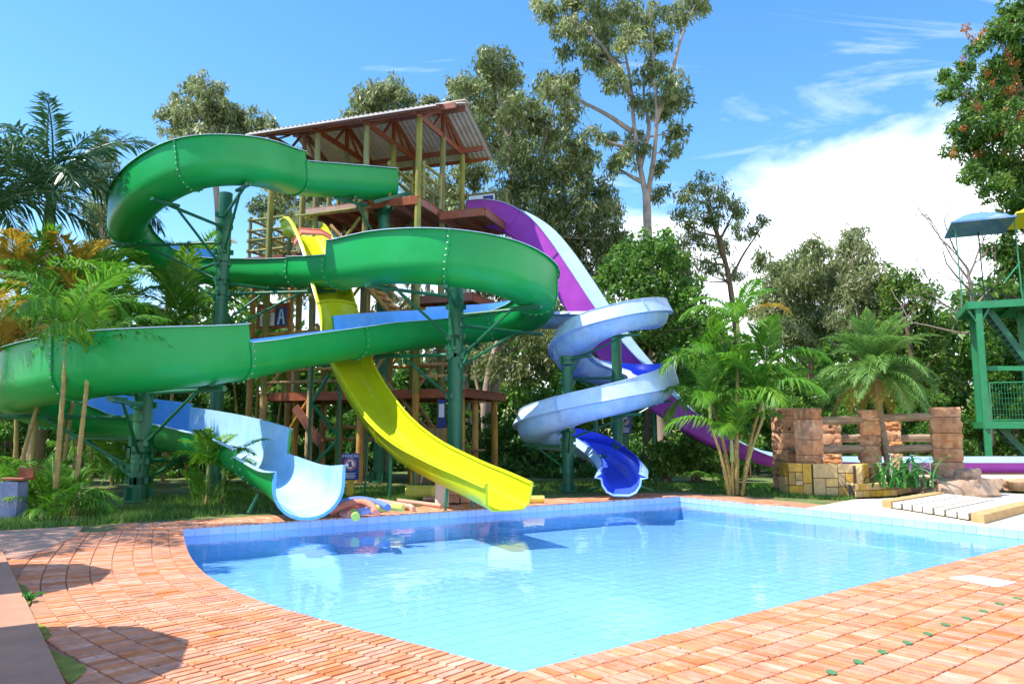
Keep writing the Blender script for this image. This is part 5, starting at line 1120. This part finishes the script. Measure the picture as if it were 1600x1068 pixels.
V, Rn = leaves(cs, [(.22, .22, .3)] * 34, [22] * 34, .2, .4, 1.2, 3); stuff(link(bpy.data.objects.new('seed_pods', np_mesh('seed_pods', V, 4, POD, Rn)), o))
# bare tree
bt = thing('bare_tree', 'leafless tree with thin grey twigs left of the steel tower', 'tree', xz(1545, 38, .5)); m = MB(); g = random.Random(9)
def twigs(p, d, ln, r_, lvl):
    k = 4; pts_ = [p]; 
    for i in range(k): d = (d + Vector((g.gauss(0, .14), g.gauss(0, .14), g.gauss(.03, .10)))).normalized(); pts_.append(pts_[-1] + d * ln / k)
    m.tube(pts_, [r_ * (1 - .6 * i / k) for i in range(k + 1)], 5, cap=False)
    if lvl > 0:
        for _ in range(3 if lvl > 1 else 2): j = g.randint(1, k); twigs(pts_[j], (d + Vector((g.gauss(0, .75), g.gauss(0, .5), g.gauss(0, .45)))).normalized(), ln * g.uniform(.45, .7), r_ * .5, lvl - 1)
tr = [at(1548, 700, 38), at(1545, 640, 38), at(1532, 560, 38), at(1528, 520, 38), at(1520, 470, 38), at(1512, 420, 38)]
m.tube(crom([tuple(p) for p in tr], 3), [.17 - .0065 * i for i in range(16)], 7)
for a, b, dx, dz, ln in ((1512, 420, -.5, .8, 2.8), (1514, 430, .25, 1, 2.4), (1518, 455, -.8, .55, 3.0), (1516, 440, -.3, 1, 3.0), (1524, 500, -.85, .45, 3.2), (1522, 480, .5, .8, 2.0), (1528, 520, -.9, .2, 3.0)): twigs(at(a, b, 38), Vector((dx, g.uniform(-.2, .2), dz)).normalized(), ln, .06, 3)
m.build('branches', pm('grey_twig', (.30, .22, .19), .9, .2, 6), bt, 60)

# shrubs / undergrowth
def shrub(px, Y, top_py, wpx, label, seed, leaf=SHR, z0=0, size=.17):
    zt = at(px, top_py, Y).z; c = xz(px, Y, z0); W_ = wpx * Y / F_PX / 2; h = max(.4, zt - z0); g = random.Random(seed); o = thing('shrub', label, 'shrub', c, 'undergrowth behind the pool'); cs, rs, ns = [], [], []; m = MB()
    k = int(16 + W_ * h * 5)
    for i in range(k):
        a = g.uniform(0, 6.28); f = g.random() ** .6; z = g.uniform(.06, 1) ** .8; env = math.sqrt(max(.05, 1 - (z * .95) ** 2.2)); q = (c.x + math.cos(a) * W_ * f * env, c.y + math.sin(a) * min(W_, 1.5) * f * env, z0 + h * z * .92); r_ = g.uniform(.22, .48) * min(1.3, .6 + h * .14); cs.append(q); rs.append((r_, r_, r_ * .8)); ns.append(int(110 * (r_ / .35) ** 1.8))
        if i % 3 == 0: m.tube([(c.x + g.uniform(-.3, .3) * W_, c.y + g.uniform(-.2, .2), z0), ((c.x + q[0]) / 2, (c.y + q[1]) / 2, z0 + (q[2] - z0) * .6), q], [.03, .022, .008], 5)
    m.build('stems', BARKD, o, 60); V, Rn = leaves(cs, rs, ns, size, .48, .25, seed); link(bpy.data.objects.new('foliage', np_mesh('foliage', V, 4, leaf, Rn)), o)
SH = [(350, 36, 560, 150, 'dark shrub filling the space below the second green loop'), (455, 33, 610, 120, 'shrub behind the left legs of the tower'), (560, 35, 640, 130, 'shrub behind the steel trestle of the yellow slide'),
 (640, 36, 560, 140, 'tall shrub seen through the tower stairs'), (770, 33, 640, 110, 'shrub behind the pole with round steps'), (850, 32, 600, 110, 'broad shrub left of the post of the spiral slide'), (905, 33, 560, 90, 'tall shrub directly behind the spiral post'),
 (950, 31, 690, 90, 'low shrub behind the mouth of the spiral slide'), (1040, 26.5, 690, 70, 'bright round shrub right of the spiral mouth'), (1085, 27.2, 672, 75, 'pale green shrub below the purple slide'), (1100, 33, 560, 120, 'tall shrub above the lower purple flume'),
 (1170, 31, 585, 110, 'dark shrub behind the areca clump'), (1230, 33, 560, 120, 'shrub behind the leftmost sandstone pillar'), (1300, 34, 580, 120, 'shrub left behind the drooping date palm'), (1370, 36, 560, 130, 'shrub right behind the drooping date palm'),
 (1450, 34, 600, 110, 'shrub behind the broad right pillar'), (1510, 37, 640, 80, 'shrub at the foot of the steel tower'), (1580, 40, 540, 130, 'tall shrub seen through the steel tower'), (20, 26, 470, 160, 'dark shrub at the left edge behind the yellowing palms'), (130, 30, 420, 150, 'tall dark shrub behind the palm thicket'), (240, 31, 470, 140, 'shrub below the first green loop'), (700, 38, 600, 100, 'shrub behind the middle green post'), (1140, 27.8, 690, 70, 'low shrub left of the areca stems')]
for i, (a, b, c, d, l_) in enumerate(SH): shrub(a, b, c, d, l_, 40 + i, BRO if i in (8, 9, 12, 14, 10) else SHR)
g = random.Random(77); cs, rs, ns = [], [], []
for i in range(1500):
    x = g.uniform(-62, 62); y = g.uniform(56, 64); z = g.uniform(.05, 1) * (9.8 + 2.2 * math.sin(x * .21) + 1.5 * math.sin(x * .53 + 1)); r_ = g.uniform(.9, 1.7); cs.append((x, y, z)); rs.append((r_, r_, r_ * .8)); ns.append(80)
V, Rn = leaves(cs, rs, ns, .55, .5, .3, 8); wd_ = stuff(link(bpy.data.objects.new('far_wood', np_mesh('far_wood', V, 4, BRO, Rn)))); tag(wd_, 'far band of mixed woodland closing the view behind everything', 'woodland')
m = MB(); vs = []; k = 40
for i in range(k + 1):
    x = -400 + 800 * i / k
    for j, (y, zf) in enumerate(((90, -1), (170, .6), (280, 1.0), (420, .4))): vs.append((x * (1 + j * .3), y, (16 + 4 * math.sin(i * .6) + 3 * math.sin(i * 1.7)) * zf if zf > 0 else -1))
m.add(vs, [(4 * i + j, 4 * i + 4 + j, 4 * i + 5 + j, 4 * i + 1 + j) for i in range(k) for j in range(3)]); struct(m.build('hill', pm('dry_meadow', (.30, .30, .08), .95, .25, .05, dirt=(.12, .2, .05), dscale=.04), None, 60))

g = random.Random(31); cs, rs, ns = [], [], []
for i in range(1500):
    y = g.uniform(29.5, 54); x = g.uniform(-.75, .75) * y; h = g.uniform(.25, 1.3) * min(1.6, .5 + (y - 29) * .09)
    if (Vector((x, y, 0)) - T(3, 2, 0)).length < 5.2 or (x > 8 and y < 33): continue
    r_ = g.uniform(.5, 1.0); cs.append((x, y, h * .45)); rs.append((r_, r_, h * .55)); ns.append(60)
V, Rn = leaves(cs, rs, ns, .26, .42, -.2, 9); stuff(link(bpy.data.objects.new('ground_cover', np_mesh('ground_cover', V, 4, SHR, Rn))))
# palms
def frond(ln, n_, ll, e0, e1, seed, vee=.35, plum=0., width=.024, tipd=.5, mat=ARE, bend=0.):
    g = np.random.default_rng(seed); k = 14; P = [np.zeros(3)]; D_ = []
    for i in range(k):
        f = i / k; e = e0 + (e1 - e0) * f ** 1.25; d = np.array([math.cos(e), 0, math.sin(e)]); D_.append(d); P.append(P[-1] + d * ln / k)
    P = np.array(P); P[:, 1] += bend * np.linspace(0, 1, k + 1) ** 2 * ln; D_ = np.diff(P, axis=0); D_ /= np.linalg.norm(D_, axis=1)[:, None]; D_ = np.vstack([D_, D_[-1:]]); V = []; Rn = []
    m = MB(); m.tube([Vector(p) for p in P], [.022 * ln / 2 * (1 - .85 * i / k) + .003 for i in range(k + 1)], 5)
    for i in range(n_):
        f = .12 + .88 * (i + .5) / n_; s_ = f * k; j = min(k - 1, int(s_)); p = P[j] + (P[j + 1] - P[j]) * (s_ - j); d = D_[j]; up = np.array([-d[2], 0, d[0]])
        L_ = ll * (math.sin(math.pi * min(1, .12 + f * .95)) ** .6 + .15) * g.uniform(.88, 1.1)
        for sd in (-1, 1):
            an = (1.05 - .55 * f) + g.normal(0, .06); ve = vee + plum * g.normal(0, .7) + g.normal(0, .06)
            lat = np.array([0, sd, 0.]); ax = math.cos(an) * d + math.sin(an) * (lat * math.cos(ve) + up * math.sin(ve)); ax /= np.linalg.norm(ax)
            tip = p + ax * L_ + np.array([0, 0, -tipd * L_ * g.uniform(.3, 1.1)]); mid = p + ax * L_ * .48 + np.array([0, 0, -tipd * L_ * .12]); sv = np.cross(ax, up + lat * .3); sv /= np.linalg.norm(sv) + 1e-9; w_ = width * (.6 + L_ / ll * .5)
            V += [p, mid + sv * w_, tip, mid - sv * w_]; Rn.append(float(np.clip(.5 + g.normal(0, .17) + .1 * (f - .5), 0, 1)))
    b = len(m.v); m.v += [tuple(x) for x in V]; nr = len(m.f); m.f += [(b + 4 * i, b + 4 * i + 1, b + 4 * i + 2, b + 4 * i + 3) for i in range(len(Rn))]
    me = bpy.data.meshes.new('frond'); me.from_pydata(m.v, [], m.f); me.materials.append(mat); set_rnd(me, [.75] * nr + Rn); return me
FRO = {}
def put(me, parent, loc, az, tilt, sc_=1.):
    o = bpy.data.objects.new('frond', me); o.location = Vector(loc) - Vector(parent.location); o.rotation_euler = (random.uniform(-.15, .15), -tilt, az); o.scale = (sc_,) * 3; COL.objects.link(o); o.parent = parent
A_F = [frond(2.0, 48, .62, R(72), R(5), 1, .45), frond(2.0, 48, .60, R(62), R(-35), 2, .4, tipd=.6), frond(1.9, 48, .60, R(80), R(30), 3, .5, tipd=.4), frond(2.1, 48, .58, R(50), R(-60), 4, .3, tipd=.8, bend=.12), frond(2.0, 50, .60, R(68), R(-20), 14, .35, .12, tipd=.7, bend=-.2), frond(1.8, 44, .56, R(42), R(-75), 15, .25, .15, tipd=.9, bend=.22), frond(2.1, 50, .6, R(76), R(-5), 16, .4, .1, tipd=.6, bend=.16)]
A_Y = [frond(1.9, 48, .58, R(58), R(-45), 5, .4, tipd=.6, mat=AREY), frond(1.9, 48, .58, R(75), R(0), 6, .4, mat=AREY)]
def areca(base, stems, label, group='areca palm clumps', fl=1., yellow=.0, seed=1, low=0, lowlen=.8, name='areca_palm'):
    g = random.Random(seed); o = thing(name, label, 'palm', base, group)
    for dx, dy, h, lx, ly in stems:
        b = Vector((base[0] + dx, base[1] + dy, base[2])); tp = b + Vector((lx, ly, h)); md = b.lerp(tp, .5) + Vector((lx * -.12, ly * -.12, 0)); m = MB(); k = 22; pts_ = crom([tuple(b), tuple(md), tuple(tp)], k // 2); m.tube(pts_, [(.043 + (.009 if i % 2 else 0)) * (1.2 - .4 * i / k) * (.8 + .1 * h) for i in range(len(pts_))], 8); m.build('stem', PSTEM, o, 50)
        m = MB(); m.tube([tp - Vector((0, 0, .05)), tp + Vector((0, 0, .3)), tp + Vector((lx * .02, 0, .65))], [.062, .06, .03], 8); m.build('crownshaft', pm('crownshaft', (.30, .36, .08), .5, .2, 5), o, 50)
        n_ = g.randint(6, 8); a0 = g.uniform(0, 6.28)
        for i in range(n_): put(g.choice(A_Y) if g.random() < yellow else g.choice(A_F), o, tp + Vector((0, 0, .5)), a0 + i * 6.283 / n_ + g.uniform(-.3, .3), g.uniform(-.15, .12), fl * g.uniform(.8, 1.1))
    for i in range(low):
        a = g.uniform(0, 6.28); put(g.choice(A_F), o, Vector((base[0] + math.cos(a) * g.uniform(.1, .5), base[1] + math.sin(a) * .3, base[2] + g.uniform(0, .25))), a + g.uniform(-.4, .4), g.uniform(-.1, .2), lowlen * g.uniform(.7, 1.1))
    return o
c = G(84, 806); areca(c, [(0, 0, 3.35, -.15, .3), (.32, .15, 2.75, .05, .1)], 'slim twin stemmed areca palm in front of the lowest green loop', seed=3, yellow=.12, low=26, lowlen=.62)
c = xz(-30, 17.5, 0); areca(c, [(0, 0, 3.0, .1, 0), (-.5, .3, 3.6, -.2, 0), (.4, .5, 2.6, .4, .1)], 'areca palm with yellowing fronds at the left edge', seed=4, yellow=.8, low=14, lowlen=.7)
c = xz(45, 20.5, 0); areca(c, [(0, 0, 4.6, .1, 0), (.6, .4, 4.0, .3, 0), (-.5, .2, 4.8, -.3, 0), (.2, .9, 5.2, .1, .1)], 'tall areca palm clump with gold fronds behind the lowest green loop', seed=5, yellow=.5, fl=1.25, low=6)
c = xz(175, 25.5, 0); areca(c, [(0, 0, 4.9, -.2, 0), (.7, .3, 4.3, .3, 0), (-.8, .2, 5.4, -.4, 0), (1.3, .8, 5.0, .3, .1), (-1.5, .6, 4.7, -.4, 0)], 'dense areca thicket below the first green loop', seed=6, fl=1.45, low=8, lowlen=1.2)
c = xz(290, 30.5, 0); areca(c, [(0, 0, 7.3, .1, 0), (.7, .3, 6.5, .3, 0), (-.8, .2, 6.9, -.4, 0)], 'tall yellow green palm seen through the first green loop', seed=7, fl=1.5, yellow=.25, low=4, lowlen=1.2)
c = xz(395, 31.5, 0); areca(c, [(0, 0, 4.2, .1, 0), (.7, .3, 3.4, .3, 0), (-.6, .2, 3.8, -.4, 0)], 'areca clump behind the post of the first loop', seed=8, fl=1.3, low=8, lowlen=1.1)
c = xz(322, 18.2, 0); areca(c, [(0, 0, .35, .02, 0), (.25, .1, .25, .1, 0)], 'small dark feathery palm on the lawn beside the green slide mouth', seed=9, fl=.62, low=10, lowlen=.6)
c = xz(1146, 21.3, 0); areca(c, [(-.12, 0, 1.95, -.42, .1), (.0, .05, .95, -.02, -.1), (.12, .1, 4.25, .25, .2), (.22, -.05, 2.1, .62, -.1), (.05, .2, 3.15, -.65, .2), (.3, .25, 3.0, .9, .3), (.15, .3, 2.4, .2, .2)], 'areca palm clump with yellow stems right of the spiral slide', seed=10, fl=.98, yellow=.08, low=5, lowlen=.5)
# royal palm
R_F = [frond(4.2, 60, .85, R(62), R(-40), 21, .1, .55, .035, .55, ROY), frond(4.2, 60, .85, R(35), R(-65), 22, .1, .55, .035, .6, ROY), frond(4.0, 60, .8, R(70), R(-20), 23, .1, .55, .035, .5, ROY)]
c = xz(52, 23.5, 0); ry = thing('royal_palm', 'tall royal palm with dark plumed fronds at the upper left', 'palm', c); m = MB(); m.tube([c, c + Vector((0, 0, 4)), c + Vector((-.1, 0, 8.0))], [.26, .24, .18], 12); m.build('trunk', PTRUNK, ry, 50); m = MB(); m.tube([c + Vector((-.1, 0, 7.9)), c + Vector((-.1, 0, 8.8)), c + Vector((-.1, 0, 9.5))], [.19, .16, .08], 10); m.build('crownshaft', pm('royal_crownshaft', (.10, .22, .06), .45, .2, 5), ry, 50)
g = random.Random(2); hub = c + Vector((-.1, 0, 9.1))
for i in range(17): put(R_F[i % 3], ry, hub, i * 2.4 + .3, g.uniform(-.12, .1), g.uniform(.85, 1.08))
m = MB(); m.tube([hub, hub + Vector((-.25, 0, 1.6)), hub + Vector((-.3, 0, 3.4))], [.06, .04, .006], 6); ob_ = m.build('spear_leaf', ROY, ry, 50); set_rnd(ob_.data, [.3] * len(m.f))
# a second royal palm partly cut off by the left edge
c = xz(-70, 21.5, 0); ry2 = thing('royal_palm', 'royal palm mostly cut off by the left edge of the picture', 'palm', c); m = MB(); m.tube([c, c + Vector((0, 0, 7.6))], [.26, .18], 12); m.build('trunk', PTRUNK, ry2, 50)
for i in range(13): put(R_F[(i + 1) % 3], ry2, c + Vector((0, 0, 7.9)), i * 2.4, g.uniform(-.1, .1), .95)
c = Vector((-12.6, 12.3, 0)); ry3 = thing('royal_palm', 'royal palm just outside the left edge that shades the deck corner', 'palm', c); m = MB(); m.tube([c, c + Vector((0, 0, 7.6))], [.26, .18], 12); m.build('trunk', PTRUNK, ry3, 50)
for i in range(13): put(R_F[(i + 2) % 3], ry3, c + Vector((0, 0, 7.9)), i * 2.4 + .5, g.uniform(-.1, .1), .9)
# pygmy date palm
D_F = [frond(2.3, 84, .42, R(70), R(-25), 31, .25, .22, .013, .35, DATE), frond(2.3, 84, .42, R(35), R(-70), 32, .25, .22, .013, .4, DATE), frond(2.2, 80, .40, R(85), R(20), 33, .25, .22, .013, .3, DATE), frond(2.2, 80, .38, R(5), R(-82), 34, .2, .22, .013, .4, DATE)]
D_Y = [frond(2.0, 56, .36, R(-15), R(-85), 35, .2, .15, .013, .4, DATEY)]
c = xz(1392, 22.0, .25); dp = thing('date_palm', 'pygmy date palm with a full drooping fountain of fronds above the pillars', 'palm', c); hub = at(1368, 586, 21.9); m = MB(); m.tube(crom([tuple(c), tuple(xz(1386, 22.0, 1.1)), tuple(xz(1376, 21.95, 2.0)), tuple(hub)], 8), [.10 + .012 * (i % 2) for i in range(25)], 10); m.build('trunk', PTRUNK, dp, 30)
for i in range(64): put(D_F[i % 4], dp, hub, i * 2.399 + g.uniform(-.2, .2), g.uniform(-.15, .15), g.uniform(.8, 1.02))
for i in range(9): put(D_Y[0], dp, hub - Vector((0, 0, .12)), i * .7, g.uniform(-.1, .15), g.uniform(.65, .9))
# lily plant: strap leaves
def straps(base, n_, ln, wd, label, mat, name, cat, seed, spread=.25):
    g = random.Random(seed); o = thing(name, label, cat, base)
    for i in range(n_):
        az = g.uniform(0, 6.28); e = g.uniform(R(50), R(88)); L_ = ln * g.uniform(.7, 1.15); p = Vector((base[0] + g.gauss(0, spread), base[1] + g.gauss(0, spread * .5), base[2])); h = Vector((math.cos(az), math.sin(az), 0)); s_ = Vector((-h.y, h.x, 0)); vs = []; k = 7; be = g.uniform(1.2, 2.3)
        for j in range(k + 1):
            f = j / k; w_ = wd * (1 - abs(f - .35) * 1.15) * .5 + .003; vs += [p + s_ * w_ + Vector((0, 0, .012)), p, p - s_ * w_ + Vector((0, 0, .012))]; ee = e - be * f ** 1.3; p = p + (h * math.cos(ee) + Vector((0, 0, math.sin(ee)))) * L_ / k
        m = MB(); m.add(vs, [(3 * j + q, 3 * j + 1 + q, 3 * j + 4 + q, 3 * j + 3 + q) for j in range(k) for q in (0, 1)]); ob = m.build('leaf', mat, o, 60); set_rnd(ob.data, [g.random()] * len(m.f))
    return o
c = xz(1413, 20.6, .25); lp_ = straps((c.x, c.y, .25), 60, 1.15, .085, 'glossy strap leaved lily plant at the foot of the date palm', LILY, 'lily_plant', 'plant', 4, .32)
for i in range(9):
    a = Vector((c.x + random.uniform(-.55, .75), c.y + random.uniform(-.1, .3), random.uniform(.75, 1.1))); m = MB()
    for k in range(6): an = k * 1.047; d = Vector((math.cos(an), math.sin(an) * .7, .5)) * .09; s_ = Vector((-math.sin(an), math.cos(an), 0)) * .022; m.add([a, a + d * .6 + s_, a + d, a + d * .6 - s_], [(0, 1, 2, 3)])
    m.tube([a, a - Vector((.05, 0, .6))], .008, 5); m.build('flower', WPAINT, lp_)
c = xz(1346, 20.9, .2); straps((c.x, c.y, .24), 9, .4, .06, 'tiny fern tuft against the ochre wall', LILY, 'fern', 'plant', 6, .06)
# weed tuft in the slab joint
c = G(44, 938); straps((c.x, c.y, .0), 14, .12, .02, 'little green weed tuft in the joint of the cement floor', LILY, 'weed', 'plant', 8, .03)
# grass
def inpoly(x, y, P):
    c_ = False; j = len(P) - 1
    for i in range(len(P)):
        if (P[i].y > y) != (P[j].y > y) and x < (P[j].x - P[i].x) * (y - P[i].y) / (P[j].y - P[i].y) + P[i].x: c_ = not c_
        j = i
    return c_
GV, GR = [], []; g = random.Random(12)
for P, dn, bh in (([G(-60, 832), G(0, 830), G(280, 807), G(300, 792), G(-60, 800)], 420, .10), ([G(100, 822), G(280, 808), G(500, 792), G(760, 776), G(760, 757), G(250, 775)], 330, .10), ([G(520, 792), G(740, 777), G(880, 770), G(890, 752), G(480, 765)], 320, .10), ([G(880, 768), G(1060, 765), G(1180, 757), G(900, 752)], 240, .08), ([G(1085, 768), G(1328, 781), G(1342, 776), G(1230, 757), G(1060, 757)], 480, .07)):
    xs = [p.x for p in P]; ys_ = [p.y for p in P]; ar = (max(xs) - min(xs)) * (max(ys_) - min(ys_))
    for _ in range(int(ar * dn)):
        x, y = g.uniform(min(xs), max(xs)), g.uniform(min(ys_), max(ys_))
        if not inpoly(x, y, P): continue
        if math.sin(x * 1.7 + 1) + math.sin(y * 2.1 + x) < -1.0 and g.random() < .8: continue
        h = bh * g.uniform(.5, 1.5); a = g.uniform(0, 6.28); dx, dy = math.cos(a) * .014, math.sin(a) * .014; lx, ly = g.gauss(0, .03), g.gauss(0, .03)
        GV += [(x - dx, y - dy, -.03), (x + dx, y + dy, -.03), (x + lx, y + ly, h)]; GR.append(min(1, max(0, g.gauss(.5, .22))))
stuff(link(bpy.data.objects.new('grass', np_mesh('grass', GV, 3, GRASS, GR))))
